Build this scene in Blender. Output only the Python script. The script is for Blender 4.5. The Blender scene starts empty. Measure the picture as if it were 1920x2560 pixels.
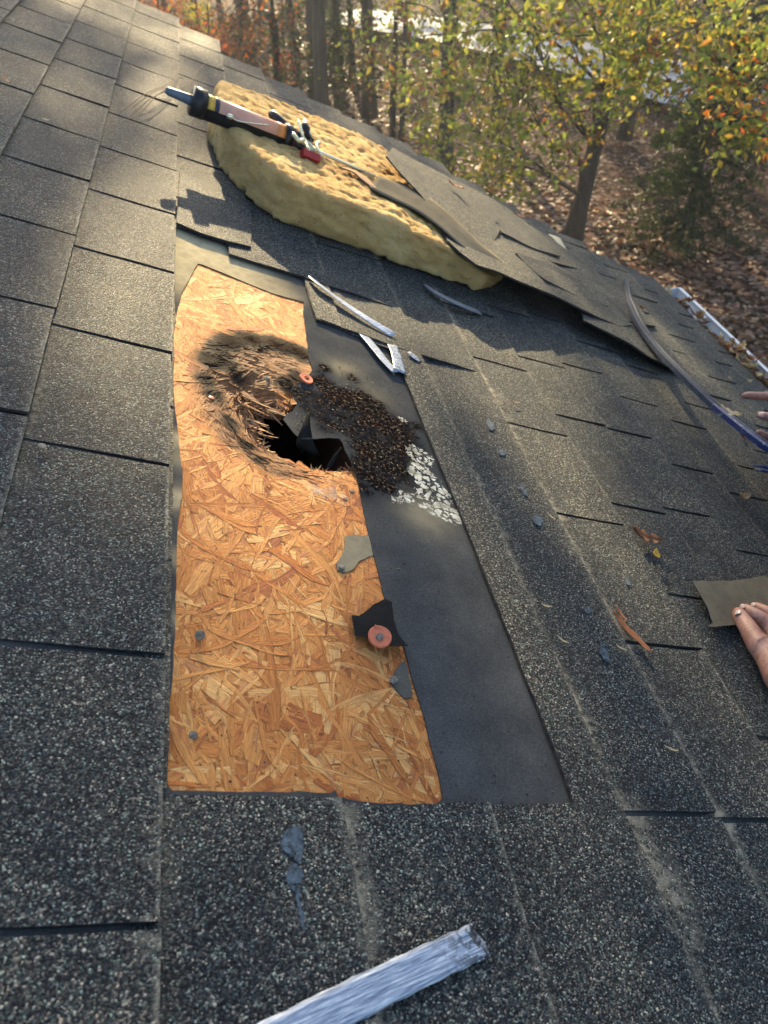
import bpy, math, random
import numpy as np
from mathutils import Vector, Matrix, noise as mnoise
from mathutils.geometry import delaunay_2d_cdt
random.seed(7); rng = np.random.default_rng(7)
SC = bpy.context.scene; COL = SC.collection
R_ = math.radians

# ------------------------------------------------------------------ camera
CAMZ = 5.0; FPX = 1903.0; CX, CY = 960.0, 1280.0; HC = 0.55
TH = math.atan2(1727, 1903)
FW = Vector((0, math.cos(TH), -math.sin(TH))); RT = Vector((1, 0, 0)); UP = Vector((0, math.sin(TH), math.cos(TH)))
CAM = Vector((0, 0, CAMZ))
def ray(px, py): return RT*(px-CX) - UP*(py-CY) + FW*FPX
cd = bpy.data.cameras.new('camera'); cam = bpy.data.objects.new('camera', cd); COL.objects.link(cam)
cam.location = CAM; cam.rotation_euler = (math.pi/2 - TH, 0, 0)
cd.sensor_fit = 'VERTICAL'; cd.sensor_height = 9.23; cd.lens = 9.23*FPX/2560
cd.clip_start = 0.02; cd.clip_end = 600
cd.dof.use_dof = True; cd.dof.focus_distance = 0.95; cd.dof.aperture_fstop = 2.2
SC.camera = cam

# ------------------------------------------------------------------ sky and sun
SUN_AZ, SUN_EL = R_(-7), R_(18)
w = bpy.data.worlds.new('World'); SC.world = w; w.use_nodes = True
nt = w.node_tree; bg = nt.nodes['Background']; sk = nt.nodes.new('ShaderNodeTexSky')
sk.sky_type = 'NISHITA'; sk.sun_disc = False; sk.sun_elevation = SUN_EL; sk.sun_rotation = SUN_AZ
sk.air_density = 1.0; sk.dust_density = 1.5; sk.ozone_density = 1.0
nt.links.new(sk.outputs[0], bg.inputs[0]); bg.inputs[1].default_value = 0.12
SUND = Vector((math.sin(SUN_AZ)*math.cos(SUN_EL), math.cos(SUN_AZ)*math.cos(SUN_EL), math.sin(SUN_EL)))
sl = bpy.data.lights.new('sun', 'SUN'); so = bpy.data.objects.new('sun', sl); COL.objects.link(so)
sl.energy = 5.0; sl.angle = R_(0.55); sl.color = (1.0, 0.78, 0.45)
so.rotation_euler = (-SUND).to_track_quat('-Z', 'Y').to_euler(); so.location = (0, 20, 20)
SC.view_settings.view_transform = 'Standard'; SC.view_settings.look = 'None'
SC.view_settings.exposure = 1.68; SC.view_settings.gamma = 1.0
SC.render.engine = 'CYCLES'
cy = SC.cycles; cy.max_bounces = 6; cy.diffuse_bounces = 3; cy.glossy_bounces = 2; cy.transmission_bounces = 4
cy.volume_bounces = 0; cy.transparent_max_bounces = 8; cy.caustics_reflective = False; cy.caustics_refractive = False
cy.use_denoising = True

# ------------------------------------------------------------------ roof frame: local x = down the slope, y = along the eave (away), z = normal
D1 = ray(460, -447).normalized(); D2 = ray(5200, 2150); D2 = (D2 - D1*D2.dot(D1)).normalized()
NN = D2.cross(D1).normalized()
ORG = CAM - NN*HC
RM = Matrix(((D2.x, D1.x, NN.x, ORG.x), (D2.y, D1.y, NN.y, ORG.y), (D2.z, D1.z, NN.z, ORG.z), (0, 0, 0, 1)))
RMI = RM.inverted()
def P(px, py, h=0.0):
    """point of the photo -> roof coordinates (x down the slope, y along the eave) at height h above the roof"""
    d = ray(px, py); k = -(HC-h)/d.dot(NN); q = d*k
    return (q.dot(D2), q.dot(D1))
def P3(px, py, h=0.0): a = P(px, py, h); return Vector((a[0], a[1], h))
def PL(pts, h=0.0): return [P(a, b, h) for a, b in pts]
def tripx(p):
    """world point -> photo coordinates"""
    v = p - CAM; z = v.dot(FW)
    return (CX + v.dot(RT)/z*FPX, CY - v.dot(UP)/z*FPX)

# ------------------------------------------------------------------ node helpers
class NB:
    def __init__(s, name):
        s.m = bpy.data.materials.new(name); s.m.use_nodes = True; s.t = s.m.node_tree
        s.b = s.t.nodes['Principled BSDF']; s.o = s.t.nodes['Material Output']
        s.tc = s.t.nodes.new('ShaderNodeTexCoord')
    def n(s, k): return s.t.nodes.new(k)
    def put(s, v, sock):
        if v is None: return
        if hasattr(v, 'is_output'): s.t.links.new(v, sock)
        else:
            try: sock.default_value = v
            except Exception: sock.default_value = (*v, 1.0)
    def obj(s): return s.tc.outputs['Object']
    def uv(s): return s.tc.outputs['UV']
    def gen(s): return s.tc.outputs['Generated']
    def mapp(s, v, scale=(1, 1, 1), rot=(0, 0, 0), loc=(0, 0, 0)):
        m = s.n('ShaderNodeMapping'); s.put(v, m.inputs[0]); m.inputs['Scale'].default_value = scale
        m.inputs['Rotation'].default_value = rot; m.inputs['Location'].default_value = loc; return m.outputs[0]
    def noise(s, v, scale, detail=3, rough=.55, dist=0, col=False):
        m = s.n('ShaderNodeTexNoise'); s.put(v, m.inputs['Vector']); m.inputs['Scale'].default_value = scale
        m.inputs['Detail'].default_value = detail; m.inputs['Roughness'].default_value = rough; m.inputs['Distortion'].default_value = dist
        return m.outputs['Color' if col else 'Fac']
    def voro(s, v, scale, feat='F1', out='Distance', rnd=1.0):
        m = s.n('ShaderNodeTexVoronoi'); s.put(v, m.inputs['Vector']); m.feature = feat; m.inputs['Scale'].default_value = scale
        m.inputs['Randomness'].default_value = rnd
        return m.outputs[out]
    def ramp(s, f, stops, interp='LINEAR'):
        m = s.n('ShaderNodeValToRGB'); s.put(f, m.inputs[0]); cr = m.color_ramp; cr.interpolation = interp
        while len(cr.elements) < len(stops): cr.elements.new(.5)
        for e, (p, c) in zip(cr.elements, stops):
            e.position = p; e.color = (*c, 1) if not isinstance(c, (int, float)) else (c, c, c, 1)
        return m.outputs[0]
    def mix(s, f, a, b, mode='MIX'):
        m = s.n('ShaderNodeMix'); m.data_type = 'RGBA'; m.blend_type = mode
        s.put(f, m.inputs[0]); s.put(a, m.inputs[6]); s.put(b, m.inputs[7]); return m.outputs[2]
    def math(s, op, a, b=0.0, clamp=False):
        m = s.n('ShaderNodeMath'); m.operation = op; m.use_clamp = clamp; s.put(a, m.inputs[0]); s.put(b, m.inputs[1]); return m.outputs[0]
    def attr(s, name, out='Fac'):
        m = s.n('ShaderNodeAttribute'); m.attribute_name = name; return m.outputs[out]
    def sep(s, v):
        m = s.n('ShaderNodeSeparateColor'); s.put(v, m.inputs[0]); return m.outputs
    def bump(s, h, strength=.5, dist=.001, nrm=None):
        m = s.n('ShaderNodeBump'); s.put(h, m.inputs['Height']); m.inputs['Strength'].default_value = strength
        m.inputs['Distance'].default_value = dist
        if nrm is not None: s.put(nrm, m.inputs['Normal'])
        return m.outputs[0]
    def fin(s, col, rough=.7, nrm=None, metal=0.0, spec=.5, **kw):
        b = s.b; s.put(col, b.inputs['Base Color']); s.put(rough, b.inputs['Roughness']); s.put(metal, b.inputs['Metallic'])
        s.put(spec, b.inputs['Specular IOR Level'])
        if nrm is not None: s.put(nrm, b.inputs['Normal'])
        for k, v in kw.items(): s.put(v, b.inputs[k])
        return s.m

def m_plain(name, c, rough=.5, metal=0, var=.25, sc=60, bump=.2, bd=.0005, spec=.35):
    b = NB(name); o = b.obj(); f = b.noise(o, sc, 4)
    dk = tuple(x*(1-var) for x in c); lt = tuple(min(1, x*(1+var)) for x in c)
    return b.fin(b.ramp(f, [(.3, dk), (.7, lt)]), b.math('ADD', b.math('MULTIPLY', b.noise(o, sc*3, 3), .25), rough-.12), b.bump(b.noise(o, sc*4, 4), bump, bd), metal, spec)

def m_shingle(name='asphalt_granules', gs=700):
    b = NB(name); o = b.obj()
    rnd = b.sep(b.voro(o, gs, out='Color'))
    g = b.ramp(rnd[0], [(0, (.007, .008, .012)), (.28, (.016, .018, .024)), (.46, (.040, .043, .046)), (.65, (.072, .073, .070)), (.82, (.138, .133, .118)), (.94, (.31, .285, .225)), (1, (.66, .60, .48))])
    tint = b.ramp(rnd[1], [(0, (.70, 1.05, 1.0)), (.5, (1, 1, 1)), (1, (1.15, .96, .82))])
    g = b.mix(1.0, g, tint, 'MULTIPLY')
    big = b.noise(o, 7, 4, .6)
    blotch = b.ramp(big, [(.3, (.50, .56, .66)), (.5, (.92, .94, .96)), (.72, (1.35, 1.27, 1.15))])
    g = b.mix(1.0, g, blotch, 'MULTIPLY')
    tv = b.attr('tone'); g = b.mix(1.0, g, b.ramp(tv, [(0, (.72, .78, .86)), (.5, (1, 1, 1)), (1, (1.3, 1.2, 1.08))]), 'MULTIPLY')
    # worn bare streaks
    ws = b.ramp(b.noise(b.mapp(o, (1, .35, 1)), 9, 5, .7), [(.66, 0), (.74, 1)])
    g = b.mix(b.math('MULTIPLY', ws, .45), g, (.16, .14, .11))
    # fine sand lying along the lower edges of courses
    lim = b.math('MULTIPLY', b.attr('sand'), b.ramp(b.noise(o, 130, 3, .7), [(.38, 0), (.6, 1)]))
    g = b.mix(lim, g, (.46, .40, .28))
    g = b.mix(1.0, g, (.90, .96, 1.08), 'MULTIPLY')
    h = b.math('ADD', b.math('SUBTRACT', 1.0, b.math('MULTIPLY', b.voro(o, gs), 1.2)), b.math('MULTIPLY', rnd[2], .6))
    h2 = b.math('ADD', h, b.math('MULTIPLY', b.noise(o, 45, 3), 1.3))
    return b.fin(g, b.math('ADD', .56, b.math('MULTIPLY', rnd[2], .3)), b.bump(h2, 1.0, .0022), spec=.20)

def m_edge():
    b = NB('worn_shingle_edge'); o = b.obj()
    c = b.ramp(b.noise(o, 160, 4, .7), [(.30, (.05, .045, .04)), (.45, (.26, .22, .15)), (.65, (.52, .45, .31))])
    return b.fin(c, .9, b.bump(b.noise(o, 300, 3), .8, .002))
def m_darkedge():
    b = NB('asphalt_cut_edge'); o = b.obj()
    return b.fin(b.ramp(b.noise(o, 200, 3), [(.35, (.006, .006, .008)), (.8, (.05, .045, .04))]), .9)

def m_felt(name='roofing_felt', tint=(1, 1, 1)):
    b = NB(name); o = b.obj()
    f = b.noise(o, 14, 5, .65); fine = b.noise(o, 420, 3, .7); spk = b.voro(o, 260)
    c = b.ramp(f, [(.3, (.044, .047, .050)), (.55, (.062, .065, .067)), (.75, (.082, .084, .084))])
    c = b.mix(.55, c, b.ramp(fine, [(.3, (.45, .45, .45)), (.7, (1.6, 1.6, 1.6))]), 'MULTIPLY')
    c = b.mix(1, c, tint, 'MULTIPLY')
    # dusty tan weathering, with sunlight on the upper felt painted into it
    dust_sun_m = b.math('MULTIPLY', b.attr('dust_sun'), b.ramp(b.noise(o, 60, 5, .7), [(.25, .6), (.6, 1)]))
    c = b.mix(dust_sun_m, c, (.50, .43, .27))
    # tar crust: black and rust brown grit
    crn = b.noise(o, 190, 5, .8)
    c = b.mix(b.math('MULTIPLY', b.attr('coat'), b.ramp(b.noise(o, 40, 4, .7), [(.3, .55), (.55, 1)])), c, (.014, .016, .022))
    crm = b.math('MULTIPLY', b.math('SUBTRACT', b.math('ADD', b.math('MAXIMUM', b.math('MULTIPLY', b.attr('crust'), 1.1), b.math('MULTIPLY', b.attr('coat'), .55)), b.math('MULTIPLY', b.math('SUBTRACT', b.noise(o, 110, 5, .8), .5), 2.0)), .48), 6.0, clamp=True)
    crc = b.ramp(crn, [(.36, (.004, .004, .005)), (.52, (.012, .011, .011)), (.57, (.032, .024, .020)), (.61, (.19, .135, .09)), (.70, (.48, .40, .28))])
    crc = b.mix(b.ramp(b.noise(o, 22, 3), [(.50, 0), (.68, .4)]), crc, b.mix(1, crc, (1.5, .8, .5), 'MULTIPLY'))
    c = b.mix(crm, c, crc)
    # flaking white paint with cracks
    edge = b.voro(b.mix(.022, o, b.noise(o, 70, 4, col=True)), 80, 'DISTANCE_TO_EDGE')
    wm = b.math('GREATER_THAN', b.math('ADD', b.attr('white'), b.math('MULTIPLY', b.math('SUBTRACT', b.noise(o, 90, 4, .65), .5), 1.5)), .40)
    wm = b.math('MULTIPLY', wm, b.math('GREATER_THAN', edge, b.math('MULTIPLY', b.ramp(b.noise(o, 55, 4, .8), [(.4, .12), (.62, 1)]), .20)))
    c = b.mix(wm, c, b.ramp(b.noise(o, 60, 4), [(.35, (.28, .27, .21)), (.5, (.52, .51, .43)), (.7, (.74, .73, .64))]))
    h = b.math('ADD', b.math('MULTIPLY', fine, .25), b.math('ADD', b.math('MULTIPLY', b.math('MULTIPLY', crn, crm), 3.0), b.math('MULTIPLY', wm, 2.2)))
    return b.fin(c, .8, b.bump(h, .8, .0014), spec=b.math('MULTIPLY', .0, 1.0))

def m_osb():
    b = NB('strand_board'); u = b.uv(); o = b.obj()
    g = b.noise(b.mapp(u, (40, 800, 1)), 1.0, 5, .75, .6); g2 = b.noise(b.mapp(u, (18, 260, 1)), 1.0, 4, .6, 1.0)
    at = b.attr('tone'); hue = b.sep(b.attr('fcol', 'Color'))
    base = b.ramp(hue[0], [(0, (.36, .11, .045)), (.15, (.54, .20, .060)), (.4, (.65, .275, .082)), (.7, (.75, .365, .12)), (1, (.84, .51, .21))])
    gr = b.ramp(g, [(.30, (.40, .27, .22)), (.46, (.9, .86, .82)), (.66, (1.2, 1.18, 1.12))])
    c = b.mix(.9, base, gr, 'MULTIPLY')
    c = b.mix(.55, c, b.ramp(g2, [(.3, (.62, .52, .46)), (.6, (1.1, 1.08, 1.0))]), 'MULTIPLY')
    red = b.ramp(b.noise(b.mapp(u, (20, 60, 1)), 1, 3), [(.56, 0), (.66, .55)]); c = b.mix(red, c, (.30, .075, .05))
    em = b.math('MULTIPLY', b.math('SUBTRACT', b.math('ADD', hue[1], b.math('MULTIPLY', b.noise(b.mapp(u, (70, 70, 1)), 1, 3), .5)), 1.08), 4.0, clamp=True)
    c = b.mix(b.math('MULTIPLY', em, .8), c, (.13, .045, .018))  # flake rims darkened: crevice shade painted in along with dark resin
    sp = b.ramp(b.noise(b.mapp(u, (75, 330, 1)), 1.0, 2), [(.66, 0), (.71, .95)]); c = b.mix(b.math('MULTIPLY', sp, .7), c, (.04, .035, .035))
    c = b.mix(1, c, b.ramp(b.noise(o, 7, 5, .65), [(.3, (.74, .70, .70)), (.48, (.98, .97, .96)), (.7, (1.08, 1.08, 1.08))]), 'MULTIPLY')
    rot = b.math('ADD', b.attr('rot'), b.math('MULTIPLY', b.math('SUBTRACT', b.noise(b.mapp(u, (60, 300, 1)), 1, 4, .7), .5), .55))
    c = b.mix(b.ramp(rot, [(.12, 0), (.55, .8)]), c, b.mix(b.ramp(g, [(.36, 0), (.6, 1)]), (.030, .015, .010), (.27, .14, .072)))
    c = b.mix(b.ramp(b.math('MULTIPLY', b.attr('char'), b.ramp(b.noise(o, 45, 4, .7), [(.2, .55), (.6, 1.25)])), [(.08, 0), (.42, .97)]), c, b.ramp(g, [(.35, (.003, .003, .004)), (.7, (.020, .014, .012))]))
    c = b.mix(b.ramp(b.math('MULTIPLY', b.attr('pale'), b.noise(o, 80, 4, .7)), [(.3, 0), (.5, .7)]), c, (.50, .43, .36))
    h = b.math('ADD', b.math('MULTIPLY', g, 1.0), b.math('MULTIPLY', g2, .8))
    return b.fin(c, b.math('ADD', .66, b.math('MULTIPLY', b.attr('char'), .25)), b.bump(h, 1.0, .0022), spec=b.math('MULTIPLY', b.math('SUBTRACT', 1.0, b.attr('char'), clamp=True), .22))

def m_wood(name, c1, c2, sc=(30, 400, 30)):
    b = NB(name); o = b.obj(); g = b.noise(b.mapp(o, sc), 1, 5, .7, .5)
    return b.fin(b.ramp(g, [(.3, c1), (.7, c2)]), .8, b.bump(g, .8, .0015))

def m_foam():
    b = NB('yellow_foam'); o = b.obj()
    f = b.noise(o, 9, 5, .6)
    c = b.ramp(f, [(.3, (.45, .28, .108)), (.55, (.60, .40, .165)), (.75, (.68, .50, .24))])
    dirt = b.ramp(b.noise(o, 26, 5, .75), [(.62, 0), (.72, .75)]); c = b.mix(dirt, c, (.16, .10, .045))
    spk = b.ramp(b.noise(o, 60, 2, .5, 2), [(.71, 0), (.75, .9)]); c = b.mix(spk, c, (.03, .025, .02))
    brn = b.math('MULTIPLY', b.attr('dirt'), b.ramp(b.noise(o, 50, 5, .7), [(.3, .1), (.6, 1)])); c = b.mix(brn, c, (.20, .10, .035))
    h = b.math('ADD', b.noise(o, 90, 5, .7), b.math('MULTIPLY', b.noise(o, 400, 2), .3))
    m = b.fin(c, .95, b.bump(h, 1.0, .009), spec=.1, **{'Subsurface Weight': .35, 'Subsurface Scale': .03})
    b.b.inputs['Subsurface Radius'].default_value = (1, .6, .2)
    return m

def m_metal(name, c, rough=.35, bs=(5, 200, 5)):
    b = NB(name); o = b.obj(); g = b.noise(b.mapp(o, bs), 1, 4, .7); s = b.noise(o, 70, 5, .75)
    col = b.mix(b.ramp(s, [(.55, 0), (.7, .5)]), c, tuple(x*.45 for x in c))
    return b.fin(col, b.math('ADD', b.math('MULTIPLY', g, .3), rough-.1), b.bump(g, .25, .0004), .9)

_a, _b = P(640, 2625), P(1204, 2348); TAPE_A = -math.atan2(_b[1]-_a[1], _b[0]-_a[0])
def m_tape():
    b = NB('foil_tape'); o = b.obj(); g = b.noise(b.mapp(b.mapp(o, (1, 1, 1), (0, 0, TAPE_A)), (30, 620, 1)), 1, 4, .7)
    c = b.ramp(g, [(.36, (.09, .13, .21)), (.5, (.30, .36, .46)), (.66, (.72, .76, .82))])
    holes = b.math('MULTIPLY', b.attr('wear'), b.ramp(b.noise(o, 150, 4, .7), [(.48, 0), (.54, 1)]))
    c = b.mix(holes, c, (.03, .032, .034))
    return b.fin(c, .35, b.bump(g, .6, .0008), b.math('MULTIPLY', b.math('SUBTRACT', 1.0, holes), .35))

def m_leafy(name, trans=.45):
    b = NB(name); col = b.attr('lcol', 'Color')
    b.fin(col, .55, spec=.4)
    tr = b.n('ShaderNodeBsdfTranslucent'); b.put(b.mix(1, col, (1.5, 1.35, .75), 'MULTIPLY'), tr.inputs[0])
    ms = b.n('ShaderNodeMixShader'); ms.inputs[0].default_value = trans
    b.t.links.new(b.b.outputs[0], ms.inputs[1]); b.t.links.new(tr.outputs[0], ms.inputs[2]); b.t.links.new(ms.outputs[0], b.o.inputs[0])
    return b.m

def m_bark():
    b = NB('bark'); o = b.obj(); g = b.noise(b.mapp(o, (9, 9, 1.3)), 1.6, 6, .75)
    return b.fin(b.ramp(g, [(.3, (.018, .015, .013)), (.55, (.06, .05, .042)), (.8, (.15, .125, .10))]), .9, b.bump(g, 1, .05))

def m_ground():
    b = NB('leaf_litter'); o = b.obj()
    v = b.sep(b.voro(b.mix(.15, o, b.noise(o, 8, 3, col=True)), 19, out='Color'))
    c = b.ramp(v[0], [(0, (.008, .005, .004)), (.35, (.024, .012, .009)), (.65, (.052, .026, .018)), (.85, (.11, .056, .036)), (1, (.28, .17, .12))])
    c = b.mix(.8, c, b.ramp(b.noise(o, .6, 5), [(.3, (.5, .5, .52)), (.7, (1.4, 1.25, 1.1))]), 'MULTIPLY')
    g = b.ramp(b.noise(o, .25, 4), [(.55, 0), (.68, .6)]); c = b.mix(g, c, (.07, .085, .03))
    return b.fin(c, .9, b.bump(b.noise(o, 14, 4, .7), 1, .03), spec=.1)

M = {}
M['shingle'] = m_shingle(); M['edge'] = m_edge(); M['dark'] = m_darkedge(); M['felt'] = m_felt()
M['osb'] = m_osb(); M['foam'] = m_foam(); M['tape'] = m_tape(); M['bark'] = m_bark(); M['ground'] = m_ground()
M['leaf'] = m_leafy('tree_leaves'); M['dleaf'] = m_leafy('dead_leaves', .25)
M['torn'] = m_wood('torn_wood', (.10, .04, .018), (.42, .22, .10)); M['tornpale'] = m_wood('pale_torn_wood', (.30, .15, .06), (.66, .42, .2))
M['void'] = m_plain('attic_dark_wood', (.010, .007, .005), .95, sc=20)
M['steel'] = m_plain('grey_steel', (.032, .045, .07), .5, 0, .35, 50, .15, spec=.12); M['blue'] = m_plain('blue_enamel', (.025, .055, .22), .35, .2, .3, 40)
M['bright'] = m_metal('bright_steel', (.72, .68, .55), .3); M['nail'] = m_plain('galvanized', (.20, .18, .15), .6, 0, .5, 260, .8, .001, spec=.15); M['rustynail'] = m_plain('weathered_nail', (.24, .18, .12), .6, 0, .5, 260, .8, .001, spec=.15)
M['orange'] = m_plain('orange_plastic', (.62, .17, .085), .45, 0, .2, 90, .3)
M['black'] = m_plain('black_plastic', (.012, .012, .014), .4, 0, .3, 60)
M['greyp'] = m_plain('grey_nozzle', (.10, .13, .17), .4, 0, .2, 50)
M['white'] = m_plain('white_gutter_paint', (.62, .64, .66), .4, 0, .12, 12)
M['wall'] = m_plain('painted_siding', (.50, .48, .42), .7, 0, .1, 4)
M['red'] = m_plain('red_plastic', (.32, .02, .018), .4, 0, .2, 60)
M['maroon'] = m_plain('maroon_plastic', (.09, .012, .014), .4)
M['strip'] = m_felt('grey_felt_strip', (1.5, 1.3, 1.12)); M['blackfelt'] = m_felt('black_felt', (.35, .33, .32)); M['brownfelt'] = m_felt('brown_felt', (1.25, 1.0, .82))
M['sealant'] = m_plain('blue_grey_sealant', (.085, .12, .155), .6, 0, .8, 200, 1, .003, spec=.2)
M['sleeve'] = m_plain('dark_sleeve', (.022, .022, .028), .9, 0, .3, 300, .8, .001)
M['pants'] = m_plain('work_trousers', (.05, .055, .08), .9, 0, .3, 200, .8, .001)
M['pale'] = m_plain('pale_grit', (.55, .48, .36), .8, 0, .2, 200)

# ------------------------------------------------------------------ object helpers
def mesh(name, V, F, mats, parent=None, mi=None, smooth=False, attrs=None, uvs=None, mw=None):
    me = bpy.data.meshes.new(name); me.from_pydata([tuple(v) for v in V], [], [tuple(f) for f in F])
    for m in (mats if isinstance(mats, (list, tuple)) else [mats]): me.materials.append(m)
    if mi is not None: me.polygons.foreach_set('material_index', np.asarray(mi, dtype=np.int32))
    if smooth: me.polygons.foreach_set('use_smooth', np.ones(len(me.polygons), dtype=bool))
    for k, a in (attrs or {}).items():
        a = np.asarray(a, dtype=np.float32)
        if a.ndim == 2:
            at = me.color_attributes.new(k, 'FLOAT_COLOR', 'POINT'); at.data.foreach_set('color', np.c_[a, np.ones(len(a))].astype(np.float32).ravel())
        else:
            at = me.attributes.new(k, 'FLOAT', 'POINT'); at.data.foreach_set('value', a)
    if uvs is not None:
        ul = me.uv_layers.new(name='UVMap'); li = np.empty(len(me.loops), dtype=np.int32); me.loops.foreach_get('vertex_index', li)
        ul.data.foreach_set('uv', np.asarray(uvs, dtype=np.float32)[li].ravel())
    me.update(); o = bpy.data.objects.new(name, me); COL.objects.link(o)
    if parent is not None: o.parent = parent
    elif mw is not None: o.matrix_world = mw
    return o
def thing(name, label, cat, loc=(0, 0, 0), group=None, roof=True):
    """Empty at the thing's base, in roof coordinates (or world ones)"""
    o = bpy.data.objects.new(name, None); COL.objects.link(o); o.empty_display_size = .05
    o.matrix_world = (RM if roof else Matrix.Identity(4)) @ Matrix.Translation(Vector(loc)); tag(o, label, cat, group); return o
def tag(o, label=None, cat=None, group=None, kind=None):
    for k, v in (('label', label), ('category', cat), ('group', group), ('kind', kind)):
        if v: o[k] = v
    return o
def shift(V, loc): loc = Vector(loc); return [Vector(v)-loc for v in V]

def inpoly(X, Y, poly):
    X = np.asarray(X); Y = np.asarray(Y); r = np.zeros(X.shape, bool); n = len(poly)
    for i in range(n):
        x1, y1 = poly[i]; x2, y2 = poly[(i+1) % n]
        if y1 == y2: continue
        c = ((Y < y1) != (Y < y2)) & (X < (x2-x1)*(Y-y1)/(y2-y1)+x1); r ^= c
    return r
def pdist(X, Y, poly, closed=True):
    X = np.asarray(X, float); Y = np.asarray(Y, float); d = np.full(X.shape, 1e9); n = len(poly)
    for i in range(n if closed else n-1):
        a = np.array(poly[i]); b = np.array(poly[(i+1) % n]); ab = b-a; L = max(ab@ab, 1e-12)
        t = np.clip(((X-a[0])*ab[0]+(Y-a[1])*ab[1])/L, 0, 1)
        d = np.minimum(d, np.hypot(X-a[0]-t*ab[0], Y-a[1]-t*ab[1]))
    return d
def dens(poly, step, rag=0.0, seed=0):
    """subdivide a loop to about `step`, with a ragged offset"""
    out = []; n = len(poly)
    for i in range(n):
        a = Vector(poly[i]); b = Vector(poly[(i+1) % n]); k = max(1, int((b-a).length/step)); nr = Vector((-(b-a).y, (b-a).x)).normalized() if (b-a).length > 0 else Vector((0, 0))
        for j in range(k):
            p = a.lerp(b, j/k)
            if rag and j: p = p + nr*rag*(mnoise.noise(Vector((p.x*60, p.y*60, seed)))+.6*mnoise.noise(Vector((p.x*220, p.y*220, seed+5))))
            out.append((p.x, p.y))
    return out
def nz(x, y, sc, seed=0): return mnoise.noise(Vector((x*sc, y*sc, seed)))
def sheet(outer, holes=(), step=.03, fine=None):
    """triangulated flat sheet; returns pts (n,2), tris, boundary edges (a,b) oriented"""
    loops = [outer]+list(holes); vs = []; es = []
    for lp in loops:
        b = len(vs); vs += [Vector(p) for p in lp]; es += [(b+i, b+(i+1) % len(lp)) for i in range(len(lp))]
    A = np.array(outer); x0, y0 = A.min(0); x1, y1 = A.max(0)
    def grid(a0, b0, a1, b1, st):
        gx, gy = np.meshgrid(np.arange(a0+st/2, a1, st), np.arange(b0+st/2, b1, st)); gx = gx.ravel(); gy = gy.ravel()
        gx = gx+rng.uniform(-.25, .25, gx.size)*st; gy = gy+rng.uniform(-.25, .25, gy.size)*st
        k = inpoly(gx, gy, outer) & (pdist(gx, gy, outer) > st*.3)
        for h in holes: k &= ~inpoly(gx, gy, h) & (pdist(gx, gy, h) > st*.3)
        return np.c_[gx[k], gy[k]]
    g = grid(x0, y0, x1, y1, step)
    if fine:
        fp, fs = fine; B = np.array(fp); a0, b0 = B.min(0); a1, b1 = B.max(0)
        g = g[~inpoly(g[:, 0], g[:, 1], fp)] if len(g) else g
        f = grid(a0, b0, a1, b1, fs); f = f[inpoly(f[:, 0], f[:, 1], fp)]; g = np.r_[g, f]
    vs += [Vector(p) for p in g]
    r = delaunay_2d_cdt(vs, es, [], 0, 1e-7)
    V = np.array([tuple(v) for v in r[0]]); T = np.array([f for f in r[2] if len(f) == 3])
    c = V[T].mean(1); k = inpoly(c[:, 0], c[:, 1], outer)
    for h in holes: k &= ~inpoly(c[:, 0], c[:, 1], h)
    T = T[k]
    ar = (V[T[:, 1], 0]-V[T[:, 0], 0])*(V[T[:, 2], 1]-V[T[:, 0], 1])-(V[T[:, 2], 0]-V[T[:, 0], 0])*(V[T[:, 1], 1]-V[T[:, 0], 1])
    T[ar < 0] = T[ar < 0][:, ::-1]
    used = np.unique(T); mp = -np.ones(len(V), int); mp[used] = np.arange(len(used)); V = V[used]; T = mp[T]
    E = {}
    for t in T:
        for i in range(3): E[(t[i], t[(i+1) % 3])] = 1
    bd = [(a, b) for (a, b) in E if (b, a) not in E]
    return V, T, bd
def slab(outer, hf, thick, holes=(), step=.03, fine=None, bottom=True):
    """thin solid: returns V,F,mi (0 top, 1 wall, 0 bottom)"""
    V, T, bd = sheet(outer, holes, step, fine); n = len(V)
    h = np.array([hf(x, y) for x, y in V])
    th = thick if np.ndim(thick) else np.full(n, thick)
    top = np.c_[V, h]; bot = np.c_[V, h-th]
    F = [tuple(t) for t in T]; mi = [0]*len(F)
    for a, b in bd: F.append((b, a, a+n, b+n)); mi.append(1)
    if bottom: F += [(t[2]+n, t[1]+n, t[0]+n) for t in T]; mi += [1]*len(T)
    return np.r_[top, bot], F, mi
def tube(path, rad, seg=10, cap=True, flat=1.0, upv=Vector((0, 0, 1))):
    V = []; F = []; n = len(path); path = [Vector(p) for p in path]
    for i, p in enumerate(path):
        d = (path[min(i+1, n-1)]-path[max(i-1, 0)]).normalized()
        a = d.cross(upv)
        if a.length < 1e-3: a = d.cross(Vector((1, 0, 0)))
        a.normalize(); b = a.cross(d)
        r = rad[i] if hasattr(rad, '__len__') else rad
        for k in range(seg):
            t = 2*math.pi*k/seg; V.append(p+a*(math.cos(t)*r)+b*(math.sin(t)*r*flat))
    for i in range(n-1):
        for k in range(seg):
            F.append((i*seg+k, i*seg+(k+1) % seg, (i+1)*seg+(k+1) % seg, (i+1)*seg+k))
    if cap: F.append(tuple(range(seg))[::-1]); F.append(tuple((n-1)*seg+k for k in range(seg)))
    return V, F
def join(*parts):
    V = []; F = []
    for v, f in parts: b = len(V); V += list(v); F += [tuple(i+b for i in g) for g in f]
    return V, F
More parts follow.
